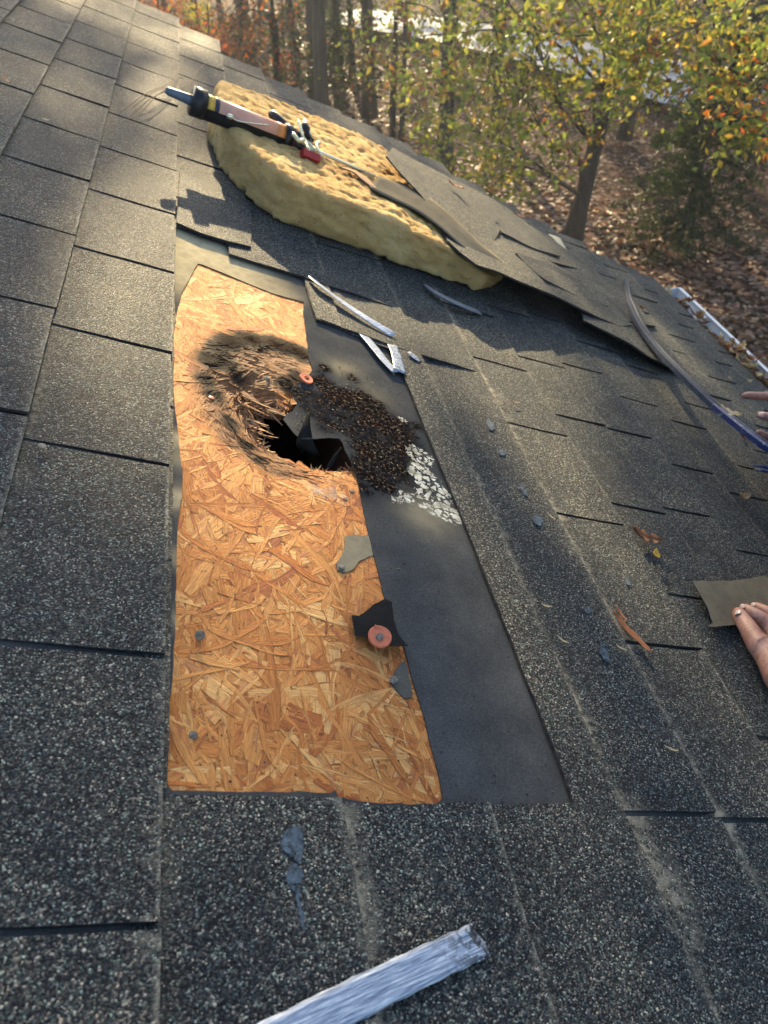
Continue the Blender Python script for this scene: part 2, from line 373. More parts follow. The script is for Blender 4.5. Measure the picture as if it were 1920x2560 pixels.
def bez(pts, n=8):
    """Catmull-Rom through pts"""
    pts = [Vector(p) for p in pts]; q = [pts[0]*2-pts[1]]+pts+[pts[-1]*2-pts[-2]]; out = []
    for i in range(1, len(q)-2):
        for j in range(n):
            t = j/n; a, b, c, d = q[i-1], q[i], q[i+1], q[i+2]
            out.append(.5*((2*b)+(c-a)*t+(2*a-5*b+4*c-d)*t*t+(3*b-a-3*c+d)*t**3))
    out.append(pts[-1]); return out

# ================================================================== GROUND, ROAD
def gpt(px, py, z=0.0):
    d = ray(px, py); k = (z-CAMZ)/d.z; return CAM+d*k
GX = np.linspace(-90, 90, 61); GY = np.linspace(-20, 150, 58)
V = []; F = []
for j, y in enumerate(GY):
    for i, x in enumerate(GX): V.append((x, y, .18*mnoise.noise(Vector((x*.12, y*.12, 0)))+(max(0, y-45)*.06)-.1))
for j in range(len(GY)-1):
    for i in range(len(GX)-1): a = j*61+i; F.append((a, a+1, a+62, a+61))
tag(mesh('ground', V, F, M['ground'], smooth=True), kind='structure')
def ribbon(name, pts, width, z, mat):
    pts = bez([Vector((p[0], p[1], 0)) for p in pts], 10); V = []; F = []
    for i, p in enumerate(pts):
        d = (pts[min(i+1, len(pts)-1)]-pts[max(i-1, 0)]).normalized(); nrm = Vector((-d.y, d.x, 0))
        wd = width[0]+(width[1]-width[0])*i/(len(pts)-1)
        for s in (-1, -.33, .33, 1): V.append((*(p+nrm*wd*s).xy, z+.03*(1-abs(s))))
    for i in range(len(pts)-1):
        for k in range(3): a = i*4+k; F.append((a, a+4, a+5, a+1))
    o = mesh(name, V, F, mat, smooth=True); tag(o, kind='structure'); return o
M['road'] = m_plain('pale_concrete', (.28, .31, .36), .7, 0, .12, 2, .2, .01)
M['path'] = m_plain('gravel_path', (.085, .085, .095), .8, 0, .3, 5, .6, .02)
rp = [gpt(2300, 330), gpt(1960, 290), gpt(1700, 225), gpt(1480, 165), gpt(1180, 100), gpt(960, 65), gpt(850, 50)]
ribbon('road', [(p.x, p.y) for p in rp], (2.0, 1.3), .16, M['road'])
# ================================================================== TREES
PAL = {
 'green': [(.12, .17, .045), (.16, .21, .06), (.10, .15, .04), (.20, .23, .06), (.25, .24, .07), (.18, .15, .07)],
 'yellow': [(.38, .32, .06), (.24, .27, .06), (.40, .28, .06), (.16, .21, .05), (.20, .22, .06)],
 'red': [(.20, .045, .02), (.28, .07, .025), (.12, .035, .025), (.34, .12, .04), (.16, .07, .045)],
 'orange': [(.50, .15, .03), (.36, .09, .03), (.45, .22, .05)],
 'lime': [(.45, .42, .04), (.55, .45, .06), (.28, .32, .04)],
 'rust': [(.18, .08, .035), (.13, .06, .035), (.22, .12, .05)],
 'dark': [(.012, .03, .010), (.022, .042, .014), (.012, .024, .012), (.035, .05, .018)]}
def leafquads(C, size, cols, squash=.5):
    n = len(C); a = rng.normal(size=(n, 3)); a /= np.linalg.norm(a, axis=1)[:, None]; b = rng.normal(size=(n, 3)); b -= (b*a).sum(1)[:, None]*a; b /= np.linalg.norm(b, axis=1)[:, None]
    s = size*rng.uniform(.6, 1.3, n)[:, None]; nn = np.cross(a, b)
    V = np.stack([C-a*s, C-b*s*squash+nn*s*.15, C+a*s, C+b*s*squash+nn*s*.15], 1).reshape(-1, 3)
    F = np.arange(4*n).reshape(n, 4); return V, F, np.repeat(cols, 4, 0)
def cols(pal, n):
    ch = []; 
    for p in pal.split('+'): ch += PAL[p]
    ch = np.array(ch); c = ch[rng.integers(0, len(ch), n)]; return np.clip(c*rng.uniform(.7, 1.35, (n, 1)), 0, 1)
def at_ray(px, py, D):
    d = ray(px, py); return CAM+d*(D/math.hypot(d.x, d.y))
def tree(name, label, cat, base, height, r0, lean=(0, 0), clumps=(), autocrown=None, group=None, limbs=6, bend=.3):
    """base: world xy.  clumps: (px,py,D,radius,n,palette).  autocrown: (z0,z1,R,n,palette)"""
    bz = 0.0
    root = thing(name, label, cat, (base[0], base[1], bz), group, roof=False)
    L0 = Vector((base[0], base[1], bz)); top = L0+Vector((lean[0], lean[1], height))
    path = []; rad = []
    sd = random.random()*50
    for i in range(11):
        t = i/10; p = L0.lerp(top, t); p.x += bend*.3*mnoise.noise(Vector((t*2, sd, 0)))*t; p.y += bend*.3*mnoise.noise(Vector((t*2, sd, 9)))*t
        path.append(p); rad.append(r0*(1.35-.35*min(1, t*12))*(1-.8*t)+.008)
    parts = [tube(path, rad, 9)]
    Cs = []; Ks = []
    def limb(a, b, r):
        mid = a.lerp(b, .5)+Vector((random.uniform(-.1, .1), random.uniform(-.1, .1), .12))*(b-a).length
        parts.append(tube(bez([a, mid, b], 4), list(np.linspace(r, .006, 9)), 5))
    for (px, py, D, R, n, pal) in clumps:
        c = at_ray(px, py, D)
        k = min(10, max(1, int((c.z-L0.z)/height*10))) if c.z < height else 9
        a = path[max(1, k-1)]; limb(a, c, r0*.22)
        for q in range(4):
            e = c+Vector(rng.normal(size=3))*R*.8; limb(c.lerp(a, .15), e, r0*.07)
        pts = []; nb = max(3, n//30)
        sub = rng.normal(size=(nb, 3))*R*np.array([.62, .62, .42])
        pts = sub[rng.integers(0, nb, n)]+rng.normal(size=(n, 3))*R*.2
        Cs.append(pts+np.array(c)); Ks.append(cols(pal, n))
    if autocrown:
        z0, z1, R, n, pal = autocrown; nb = max(8, n//40)
        zz = rng.uniform(0, 1, nb); ang = rng.uniform(0, 2*math.pi, nb); rr = R*np.sqrt(rng.uniform(.05, 1, nb))*np.sqrt(np.clip(1-(2*zz-1)**2*.8, .1, 1))
        sub = np.c_[np.cos(ang)*rr, np.sin(ang)*rr, z0+zz*(z1-z0)]
        for i in range(min(nb, limbs)):
            e = Vector(sub[i])+Vector((base[0], base[1], 0)); k = min(9, max(2, int(sub[i][2]/height*10)-1)); limb(path[k], e, r0*.25)
        pts = sub[rng.integers(0, nb, n)]+rng.normal(size=(n, 3))*R*.16
        Cs.append(pts+np.array([base[0], base[1], 0])); Ks.append(cols(pal, n))
    Vt, Ft = join(*parts); mesh('trunk', shift(Vt, root.location), Ft, M['bark'], root, smooth=True)
    if Cs:
        C = np.concatenate(Cs)-np.array(root.location); K = np.concatenate(Ks)
        D = math.hypot(*base); v, f, k = leafquads(C, .030+.0013*D, K)
        mesh('crown', v, f, M['leaf'], root, attrs={'lcol': k})
    return root
def gxy(px, py): g = gpt(px, py); return (g.x, g.y)

PAL['litter'] = [(.16, .075, .045), (.22, .11, .07), (.10, .05, .035), (.30, .17, .11), (.07, .04, .03), (.38, .26, .17)]
n = 42000; a_ = rng.uniform(-.12, .62, n); d_ = 7.0+26*rng.uniform(0, 1, n)**1.5; C = np.c_[np.sin(a_)*d_, np.cos(a_)*d_, .0*d_]
C[:, 2] = [.18*mnoise.noise(Vector((x*.12, y*.12, 0)))-.1+max(0, y-45)*.06+.02 for x, y in C[:, :2]]
v, f, k = leafquads(np.zeros_like(C), .075, cols('litter', n), .6); v[:, 2] *= .3; v += np.repeat(C, 4, 0)
o = mesh('fallen_leaves', v, f, M['dleaf'], attrs={'lcol': k}); tag(o, 'dry brown fallen leaves covering the woodland floor', 'fallen leaves', kind='stuff')
# --- the oak right of centre with low boughs
oc = []
for (x, y, r, n, pal) in [(1180, 60, .9, 420, 'green'), (1320, 130, .9, 480, 'green+yellow'), (1120, 200, .8, 420, 'green+rust'), (1240, 260, .8, 430, 'green'), (1400, 60, .9, 420, 'green'),
        (1380, 240, .7, 380, 'green+yellow'), (1480, 40, .9, 420, 'green+rust'), (1300, 40, .8, 380, 'green'), (1330, 330, .6, 300, 'green'), (1200, 390, .55, 260, 'green+yellow'),
        (1260, 430, .5, 230, 'green+yellow'), (1180, 470, .35, 120, 'green'), (1050, 90, .7, 250, 'green+rust'), (1080, 300, .5, 170, 'green'), (1470, 330, .45, 150, 'green+rust')]:
    oc.append((x, y, 10.5+random.uniform(-1.4, 1.4), r, int(n*1.0), pal))
b0 = gxy(1428, 608)
for i_ in range(len(oc)): oc[i_] = oc[i_][:4]+(int(oc[i_][4]*1.05),)+oc[i_][5:]
tree('oak_tree', 'leaning dark oak trunk with yellow green low boughs, base in sunlit leaf litter', 'tree', b0, 7.2, .125, (.62, .3), oc, group=None, bend=.1)
yc = []
for (x, y, r, n, pal) in [(1620, 60, .8, 420, 'green+yellow'), (1760, 100, .8, 420, 'green+yellow'), (1880, 60, .8, 420, 'yellow+green'), (1690, 180, .5, 230, 'green+rust'), (1850, 200, .6, 330, 'yellow+orange'),
        (1880, 330, .45, 200, 'green+yellow'), (1840, 290, .35, 150, 'orange+yellow+green'), (1560, 140, .5, 200, 'green'), (1560, 20, .7, 350, 'green'), (1720, 20, .8, 350, 'green'), (1930, 150, .6, 260, 'yellow')]:
    yc.append((x, y, 8.6+random.uniform(-1.2, 1.2), r*.9, int(n*.95), pal))
tree('maple_tree', 'yellow and orange leaved tree spreading over the top right corner', 'tree', gxy(2080, 640), 6.2, .11, (-.3, .3), yc)
# --- small evergreen
def conifer(label, base, height, R, z0, n, group=None):
    root = thing('fir_tree', label, 'fir tree', (base[0], base[1], 0), group, roof=False)
    parts = [tube([Vector((0, 0, 0)), Vector((.03, 0, height*.5)), Vector((.05, 0, height))], [height*.016, height*.011, .004], 8)]
    C = []
    nl = int(height*8)
    for i in range(nl):
        t = i/nl; z = z0+(height-z0)*t; L = R*(1-t)**.8*random.uniform(.65, 1.1)+.08
        for j in range(5):
            a = random.uniform(0, 2*math.pi); e = Vector((math.cos(a)*L, math.sin(a)*L, z-.28*L+random.uniform(-.05, .05)))
            parts.append(tube([Vector((.03, 0, z)), e], [.008, .002], 4))
            for q in range(int(n/nl/5)):
                u = random.uniform(.15, 1.0); p = Vector((.03, 0, z)).lerp(e, u); C.append(p+Vector((random.gauss(0, .06), random.gauss(0, .06), random.gauss(-.02, .03))))
    v, f = join(*parts); mesh('trunk', v, f, M['bark'], root)
    C = np.array(C); v, f, k = leafquads(C, .075, cols('dark', len(C)), .22); mesh('crown', v, f, M['leaf'], root, attrs={'lcol': k})
    return root
conifer('small sparse dark fir in front of the pale road, right of the oak', gxy(1700, 600), 3.0, 1.3, .3, 6500)
conifer('taller dark fir behind the yellow leaves near the right edge', gxy(1790, 440), 4.6, 1.3, .8, 8000)
# --- trunks and trees of the wood behind
spec = [ # px, base py, radius, crown palette, crown n, label
 (352, 120, .13, 'red', 900, 'red leaved tree at the far left above the roof ridge'),
 (430, 150, .10, 'red+orange', 900, 'orange red sapling glowing beside the ridge top'),
 (490, 60, .09, 'lime', 700, 'lime yellow small tree behind the red leaves'),
 (628, 200, .19, 'red+rust', 500, 'thick grey trunk among the red brown leaves'),
 (560, 110, .10, 'red', 900, 'low red brown bush tree between lime tree and thick grey trunk'),
 (700, 250, .11, 'dark+red', 700, 'slim tree with dark green and red leaves above the foam'),
 (738, 215, .10, 'red+rust', 500, 'slim rusty tree second behind the foam block'),
 (786, 285, .13, 'dark', 700, 'dark green clad trunk straight behind the foam'),
 (850, 275, .11, 'dark', 600, 'dark green tree just left of the twin slim trunks, nearer one'),
 (882, 200, .08, 'dark+rust', 300, 'thin far trunk left of the pale patch of road'),
 (925, 292, .15, 'dark+rust', 300, 'stout trunk standing just left of the twin slim trunks'),
 (980, 365, .055, 'green', 120, 'left one of the twin slim bare trunks'),
 (1003, 372, .05, 'green', 120, 'right one of the twin slim bare trunks'),
 (1108, 455, .16, 'green', 300, 'dark trunk behind the curled shingle flap'),
 (1130, 150, .09, 'rust', 400, 'rusty brown far tree above the dark trunk'),
 (1235, 330, .09, 'green', 300, 'thin trunk between the dark trunk and the leaning oak'),
 (1560, 348, .13, 'green', 300, 'trunk on the near edge of the pale road'),
 (1650, 130, .12, 'green+rust', 500, 'far tree beyond the pale road'),
 (1005, 60, .12, 'dark+rust', 500, 'far dark tree where the road fades at top centre'),
 (815, 90, .12, 'dark', 600, 'far evergreen mass left of the bright road gap'),
 (660, 60, .14, 'dark+red', 600, 'far tree behind the thick grey trunk'),
 (1330, 60, .14, 'green', 500, 'far green tree at the top behind the oak boughs')]
for (px, py, r, pal, n, lab) in spec:
    g = gpt(px, py); D = math.hypot(g.x, g.y); H = min(9.5, max(3.6, 3.0+.23*D)); z1 = H
    slim = r < .06
    tree('woodland_tree', lab, 'tree', (g.x, g.y), H, r, (random.uniform(-.25, .25), 0), autocrown=(H*(.55 if slim else (.12 if ('red' in pal or 'lime' in pal or 'dark' in pal) and r < .14 else .3)), z1, .7 if slim else 1.0+.035*D, int(n*1.25), pal), group='trees of the wood behind the house')
US = [('dark red oak scrub filling the far left above the roof ridge', [(300, 20, 24, 1.3, 500, 'red'), (360, 60, 23, 1.2, 600, 'red'), (340, 120, 20, .8, 350, 'red+rust'), (400, 130, 20, .8, 350, 'red')]),
 ('bright orange leaved sapling left of the lime yellow leaves', [(395, 70, 19, .5, 260, 'orange+red'), (370, 30, 19, .5, 200, 'orange+red'), (430, 100, 19, .4, 160, 'orange')]),
 ('lime yellow shrub glowing at the top behind the red scrub', [(485, 25, 27, .8, 420, 'lime'), (560, 60, 29, .5, 160, 'lime'), (480, 60, 27, .5, 160, 'lime+red')]),
 ('red brown bush around the foot of the thick grey trunk', [(520, 110, 21, 1.0, 500, 'red+rust'), (480, 150, 19, .8, 400, 'red'), (570, 150, 19, .7, 300, 'rust+red'), (600, 90, 23, .8, 300, 'red+dark')]),
 ('dark evergreen bush just right of the thick grey trunk', [(700, 40, 22, 1.0, 500, 'dark'), (740, 90, 21, .9, 420, 'dark+rust'), (690, 120, 20, .7, 260, 'red+dark'), (720, 170, 18, .6, 160, 'dark+red'), (650, 180, 17, .7, 260, 'dark+rust'), (760, 160, 19, .8, 300, 'dark'), (640, 60, 20, .8, 300, 'dark+red')]),
 ('dark green bush behind the stout trunk at top centre', [(820, 40, 22, 1.0, 450, 'dark+green'), (850, 130, 19, .8, 380, 'dark'), (800, 190, 17, .6, 260, 'dark'), (900, 160, 18, .6, 160, 'dark+rust')]),
 ('dull green and rusty bush above the twin slim trunks', [(980, 60, 19, 1.0, 420, 'dark+green'), (1050, 160, 16, .8, 300, 'green+rust'), (950, 150, 17, .6, 180, 'rust+dark')])]
for lab, cl_ in US:
    q0 = at_ray(*cl_[0][:3]); tree('understory_bush', lab, 'bush', (q0.x, q0.y), max(1.2, q0.z+.8), .05, (.1, 0), cl_)
# taller trees farther back and to the sides, only their trunks low enough to be seen
random.seed(3)
TT = [(-17, 30), (-14, 38), (-20, 24), (-12.5, 46), (-9.5, 52), (7.5, 30), (10, 24), (12, 33), (15, 27), (9, 42), (17, 36), (20, 30), (5, 50), (1, 55), (14, 46), (-5, 58), (23, 24), (-24, 33), (19, 44), (26, 38), (8.5, 20), (13.5, 20), (4, 36), (6.5, 42), (11, 50), (3.5, 27), (16, 58), (21, 50), (8, 58), (25, 46), (5, 62), (12, 40), (18, 24), (22, 36), (30, 30), (28, 50)]
for i, (x, y) in enumerate(TT):
    H = random.uniform(12, 15) if abs(x+y*.12) > 4 else .23*y
    tree('woodland_tree', 'tall straight trunk of the far wood with its crown high above', 'tree', (x, y), H, .16, (random.uniform(-.4, .4), 0), autocrown=(H*.38, H, 2.9, 2300, 'rust+green+dark'), group='tall trees of the far wood')
# far wood: reads as one mass
n = 26000; ang = rng.uniform(-.95, .95, n); Dd = rng.uniform(44, 85, n); zz = rng.uniform(0, 15, n)
cl = np.array([mnoise.noise(Vector((a*14, d*.15, z*.35))) for a, d, z in zip(ang, Dd, zz)])
k = (cl > -.05) & (zz < .225*Dd); C = np.c_[np.sin(ang)*Dd, np.cos(ang)*Dd, zz][k]
v, f, kk = leafquads(C, .38, cols('dark+rust+red', len(C))); tv = [(v, f)]
o = mesh('distant_woods', v, f, M['leaf'], attrs={'lcol': kk}); tag(o, kind='stuff')
tag(o, 'far mixed dark green and rusty woods closing the view', 'woods')

# --- added tree; unseen crown blocks the sun, leaves culled to shape the sun patches
LIT = [[(230, 0), (520, 0), (560, 130), (460, 150), (360, 110), (250, 40)],
       [(130, 700), (190, 520), (260, 400), (560, 385), (700, 400), (900, 430), (1120, 480), (1330, 560), (1500, 690), (1440, 830), (1470, 1000), (1560, 1250), (1700, 1440), (1680, 1620), (1560, 1600), (1400, 1350), (1240, 1120), (1120, 1010), (1000, 1020), (900, 1330), (640, 1400), (430, 1330), (320, 1080), (120, 1000)],
       [(1560, 740), (1640, 770), (1800, 960), (1760, 1000), (1600, 850)]]
D0 = 15.0
sx = Vector((math.cos(SUN_AZ), -math.sin(SUN_AZ), 0)); sy = SUND.cross(sx).normalized()*-1
C0 = RM @ Vector((.7, 1.5, 0))
n = 6600; u = rng.uniform(-2.3, 1.9, n); vv = rng.uniform(-1.1, 1.6, n); dd = rng.uniform(-1.6, 1.6, n)
pts = []
for a, b_, d in zip(u, vv, dd):
    p = C0+SUND*(D0+d)+sx*a+Vector((0, 0, 1))*b_
    dn = SUND.dot(NN); k = (p-ORG).dot(NN)/dn; q = p-SUND*k
    px, py = tripx(q) if (q-CAM).dot(FW) > .05 else (960, 5000)
    jx, jy = random.gauss(0, 14), random.gauss(0, 14)
    if any(inpoly([px+jx], [py+jy], L)[0] for L in LIT): 
        if random.random() < .985: continue
    pts.append(tuple(p))
tb = (C0+SUND*D0).xy
root = thing('woodland_tree', 'tall tree added behind the ridge, its unseen crown cut to dapple the roof with shade', 'tree', (tb[0]+.4, tb[1]+.6, 0), 'trees of the wood behind the house', roof=False)
hh = (C0+SUND*D0).z
path = [Vector((0, 0, 0)), Vector((.03, 0, hh*.3)), Vector((0, .05, hh*.62)), Vector((-.6, -.1, hh*.86)), Vector((-1.35, -.3, hh*1.02))]
v, f = join(tube(bez(path, 5), list(np.linspace(.15, .03, 21)), 9), tube(bez([path[2], Vector((.9, 0, hh*.8)), Vector((1.7, .2, hh*1.05))], 5), list(np.linspace(.06, .02, 11)), 6))
mesh('trunk', v, f, M['bark'], root, smooth=True)
C = np.array(pts)-np.array(root.location); v, f, kk = leafquads(C, .075, cols('rust+green', len(C)), .75)
mesh('crown', v, f, M['leaf'], root, attrs={'lcol': kk})

# ================================================================== HOUSE
house = thing('house', 'shingled house roof with a rotten hole torn open over bare board', 'house', (0, 0, 0))
TK = [-.74, -.60, -.46, -.32, -.18, -.034, .122, .27, .42, .578, .712, .852, .985, 1.11, 1.237, 1.36, 1.485, 1.61, 1.735, 1.82, 1.90]
ENDX = [-.8, -.3, -.037, .146, .325, .66, .97, 1.146, 1.32, 1.55, 1.65, 1.96]; ENDY = [3.60, 3.52, 3.45, 3.42, 3.16, 3.03, 2.95, 2.80, 2.66, 2.56, 2.49, 2.43]
def endy(x): return float(np.interp(x, ENDX, ENDY))
OSB = [(494, 659), (455, 730), (440, 789), (432, 850), (432, 950), (438, 1030), (443, 1060), (457, 1194), (455, 1240), (445, 1300), (443, 1338), (438, 1570), (434, 1656), (422, 1772), (419, 1916), (419, 1962), (430, 1976), (640, 1979), (828, 1982), (838, 1975), (846, 1992), (900, 2003), (960, 2009), (1090, 2011), (1107, 1995),
       (1098, 1940), (1085, 1890), (1062, 1795), (1042, 1735), (1028, 1690), (1012, 1622), (985, 1560), (962, 1497), (938, 1400), (921, 1334), (906, 1262), (895, 1205), (884, 1169), (874, 1148), (863, 1127), (857, 1108), (848, 1096), (820, 1094), (788, 1097), (765, 1098), (748, 1095), (735, 1083), (722, 1066), (708, 1048), (716, 1036), (732, 1027), (743, 1008), (736, 994), (725, 976), (735, 966), (748, 960), (762, 950), (781, 925), (775, 905), (771, 891), (765, 830), (758, 780), (760, 755), (680, 733), (600, 700), (530, 671), (505, 661)]
HB = -.0085
osb_in = PL(OSB, HB)
VOID = PL([(600, 975), (612, 1010), (626, 1040), (640, 1063), (658, 1088), (676, 1104), (687, 1122), (703, 1135), (727, 1139), (748, 1153), (774, 1164), (795, 1166), (821, 1170), (884, 1169), (900, 1150), (890, 1080), (850, 1030), (800, 1000), (770, 985), (742, 992), (728, 1008), (712, 1020), (690, 1015), (650, 985), (625, 965)], HB)
REM = [(418, 1969), (424, 1800), (430, 1500), (432, 1300), (434, 1100), (436, 900), (438, 700), (441, 566), (500, 588), (565, 612), (574, 634), (757, 690), (775, 745), (791, 797), (880, 835), (985, 880), (1006, 933), (1060, 1070), (1110, 1190), (1168, 1330), (1230, 1490), (1290, 1640), (1350, 1790), (1400, 1920), (1432, 2010), (1300, 2010), (1110, 2011), (960, 2016), (830, 1998), (640, 1986), (418, 1978)]
rem = PL(REM, -.002)
def blob(pxs):
    L = [(*P(a, b, HB), r, s) for a, b, r, s in pxs]
    def f(x, y):
        v = 1.0
        for bx, by, r, s in L: v = v*(1-s*np.exp(-((x-bx)**2+(y-by)**2)/r**2))
        return 1-v
    return f
ROT = blob([(600, 900, .05, .8), (660, 920, .05, .8), (560, 960, .045, .8), (560, 1030, .035, .7), (600, 1090, .035, .8), (660, 1140, .03, .8), (700, 1170, .022, .7), (720, 900, .04, .7), (640, 1000, .05, .9), (770, 1185, .02, .5), (850, 1200, .018, .4), (540, 900, .03, .5)])
CHAR = blob([(540, 868, .018, .6), (575, 858, .024, .95), (630, 852, .024, 1), (690, 862, .022, 1), (740, 878, .020, 1), (765, 895, .018, .9), (520, 900, .022, .7), (510, 950, .018, .55), (540, 990, .018, .6), (575, 1050, .016, .6), (715, 955, .014, .8), (740, 940, .014, .8), (690, 1000, .01, .4), (580, 1075, .010, .5), (615, 1110, .012, .6), (645, 1150, .010, .5), (600, 940, .02, .4), (560, 905, .02, .6), (777, 1150, .01, .3), (960, 1350, .0, 0)][:19])
PALE = blob([(790, 1225, .025, .8), (850, 1245, .02, .9), (760, 870, .018, .7), (660, 885, .01, .5), (820, 1200, .02, .6), (770, 905, .015, .8)])
def osb_h(x, y):
    d = float(pdist([x], [y], VOID)[0]); r = float(ROT(x, y))
    left = 1.0 if y > VOID[6][1] else .45
    return HB - .014*math.exp(-(d/.028)**2)*left + r*.0035*nz(x, y, 55, 3) + .0012*nz(x, y, 12, 8)
def osb_hv(X, Y):
    d = pdist(X, Y, VOID); r = ROT(X, Y); left = np.where(Y > VOID[6][1], 1.0, .45)
    n1 = np.array([nz(a, b, 55, 3) for a, b in zip(X, Y)]); n2 = np.array([nz(a, b, 12, 8) for a, b in zip(X, Y)])
    return HB-.014*np.exp(-(d/.028)**2)*left+r*.0035*n1+.0012*n2
# --- decking: the board itself plus its pressed wood strands
bd = [(.02, .22), (.62, .22), (.62, 1.62), (.02, 1.62)]
V, F, mi = slab(dens(bd, .05), osb_h, .011, [dens(VOID, .008, .0025, 4)], .03, (PL([(470, 800), (960, 800), (960, 1290), (420, 1290)], HB), .008))
V = np.array(V); X, Y = V[:, 0], V[:, 1]
deck = mesh('roof_decking', V, F, [M['osb'], M['torn']], house, mi, attrs={'rot': ROT(X, Y), 'char': CHAR(X, Y), 'pale': PALE(X, Y), 'fcol': np.tile([.15, 0, 0], (len(V), 1))}, uvs=V[:, :2])
FZ = -.0052
vc0 = np.array(VOID).mean(0)
FV = []; FF = []; FU = []; FC = []; FA = []
def flake(cx, cy, L, W, a, hue, lift=0.0, tip=0.0, h0=None):
    ca, sa = math.cos(a), math.sin(a); m = max(3, int(L/.009)); b = len(FV); skew = random.uniform(-.35, .35); e0, e1 = random.uniform(0.35, 1.0), random.uniform(0.35, 1.0); ox, oy = random.uniform(0, 50), random.uniform(0, 50)
    cur = random.uniform(-.08, .08); tl = random.uniform(-.0005, .0005); hl = h0 if h0 is not None else random.uniform(.0004, .0014)
    row = []
    for i in range(m+1):
        t = i/m; u = (t-.5)*L
        wl = W*.5*(1-(1-e0)*max(0, 1-t*4.5))*(1-(1-e1)*max(0, 1-(1-t)*4.5))*(1+.14*math.sin(t*9+ox))
        for s in (-1, -.72, .72, 1):
            v_ = s*wl+skew*W*(t-.5)+cur*L*(4*t*(1-t)); uu = u+(s*.25*W*skew if i in (0, m) else 0)
            x = cx+uu*ca-v_*sa; y = cy+uu*sa+v_*ca
            z = hl+s*tl+lift*(t**2)*1.0+tip*s*t
            FV.append((x, y, z)); FU.append((uu+ox, v_+oy)); FC.append((hue, 1.0 if (abs(s) == 1 or i in (0, m)) else 0.0, 0))
    for i in range(m):
        for k_ in range(3): q = b+4*i+k_; FF.append((q, q+4, q+5, q+1))
def near_void(x, y): return float(pdist([x], [y], VOID)[0])
OB = osb_in; oa = np.array(OB); bx0, by0 = oa.min(0); bx1, by1 = oa.max(0)
cntf = 0
rsx = [P(*q, HB) for q in [(560, 960), (600, 890), (680, 880), (720, 900), (560, 1040), (620, 1110), (650, 930), (690, 1160), (760, 1190), (820, 1190), (600, 1060)]]
for ps, (num, L0, L1, W0, W1) in enumerate([(1000, .07, .12, .016, .030), (1700, .045, .10, .008, .018), (1500, .02, .065, .0015, .006)]):
    xs = rng.uniform(bx0-.03, bx1+.03, num); ys = rng.uniform(by0-.03, by1+.03, num)
    if ps == 2: q_ = np.array(rsx)[rng.integers(0, len(rsx), 500)]+rng.normal(size=(500, 2))*.028; xs = np.r_[xs, q_[:, 0]]; ys = np.r_[ys, q_[:, 1]]
    ok = (inpoly(xs, ys, OB) | (pdist(xs, ys, OB) < .025)) & ~inpoly(xs, ys, VOID)
    nv = pdist(xs, ys, VOID)
    for x, y, o_, d in zip(xs, ys, ok, nv):
        if not o_: continue
        L = random.uniform(L0, L1); W = random.uniform(W0, W1)
        L = min(L, .02+d*1.6); 
        if d < .004 or L < .012: continue
        a = random.gauss(math.pi/2, .75) if random.random() < .6 else random.uniform(0, math.pi)
        hue = min(1, max(0, random.gauss(.55, .24)))
        if ps == 2 and random.random() < .3: hue = random.uniform(0, .2)
        rr = float(ROT(x, y))
        if rr > .35:
            dv = np.array([x-vc0[0], y-vc0[1]]); a = math.atan2(dv[1], dv[0])+math.pi/2+random.gauss(0, .38); L = min(L*1.2, .02+d*2.2); W *= .85
        ends = [(x+math.cos(a)*L*.5*s, y+math.sin(a)*L*.5*s) for s in (-1, 1)]
        if any(inpoly([e[0]], [e[1]], VOID)[0] for e in ends): continue
        rr = float(ROT(x, y))
        lift = random.uniform(0, .0016)*rr if ps else 0
        flake(x, y, L, W*(.7 if rr > .4 else 1), a, hue, lift, random.uniform(-.001, .001)*rr); cntf += 1
V = np.array(FV); X, Y = V[:, 0], V[:, 1]
V[:, 2] += osb_hv(X, Y); out_ = ~inpoly(X, Y, osb_in); V[out_, 2] = np.minimum(V[out_, 2], FZ-.0018)
mesh('wood_strands', V, FF, M['osb'], deck, attrs={'rot': ROT(X, Y), 'char': CHAR(X, Y), 'pale': PALE(X, Y), 'fcol': np.array(FC)}, uvs=FU)
# --- splinters around the hole
def splinters(name, spots, mat, parent):
    Vs = []; Fs = []
    for (x, y, z, dx, dy, dz, L, W) in spots:
        d = Vector((dx, dy, dz)).normalized(); s = d.cross(Vector((random.gauss(0, .3), random.gauss(0, .3), 1))).normalized(); nn = s.cross(d); b = len(Vs); m = 5; cv = random.uniform(-.25, .25)
        for i in range(m+1):
            t = i/m; c = Vector((x, y, z))+d*L*t+nn*L*cv*t*t; wv = W*(1-t**1.5)*(1+.4*random.uniform(-1, 1))*.5+.0003; th = .0009*(1-t)+.0002
            for q in ((-1, 1), (1, 1), (1, -1), (-1, -1)): Vs.append(c+s*wv*q[0]+nn*th*q[1])
        for i in range(m):
            for q in range(4): a = b+4*i; Fs.append((a+q, a+(q+1) % 4, a+4+(q+1) % 4, a+4+q))
        Fs.append((b+3, b+2, b+1, b)); Fs.append((b+4*m, b+4*m+1, b+4*m+2, b+4*m+3))
    return mesh(name, Vs, Fs, mat, parent)
vc = np.array(VOID).mean(0)
rim = dens(VOID, .0035)
sp1 = []; sp2 = []
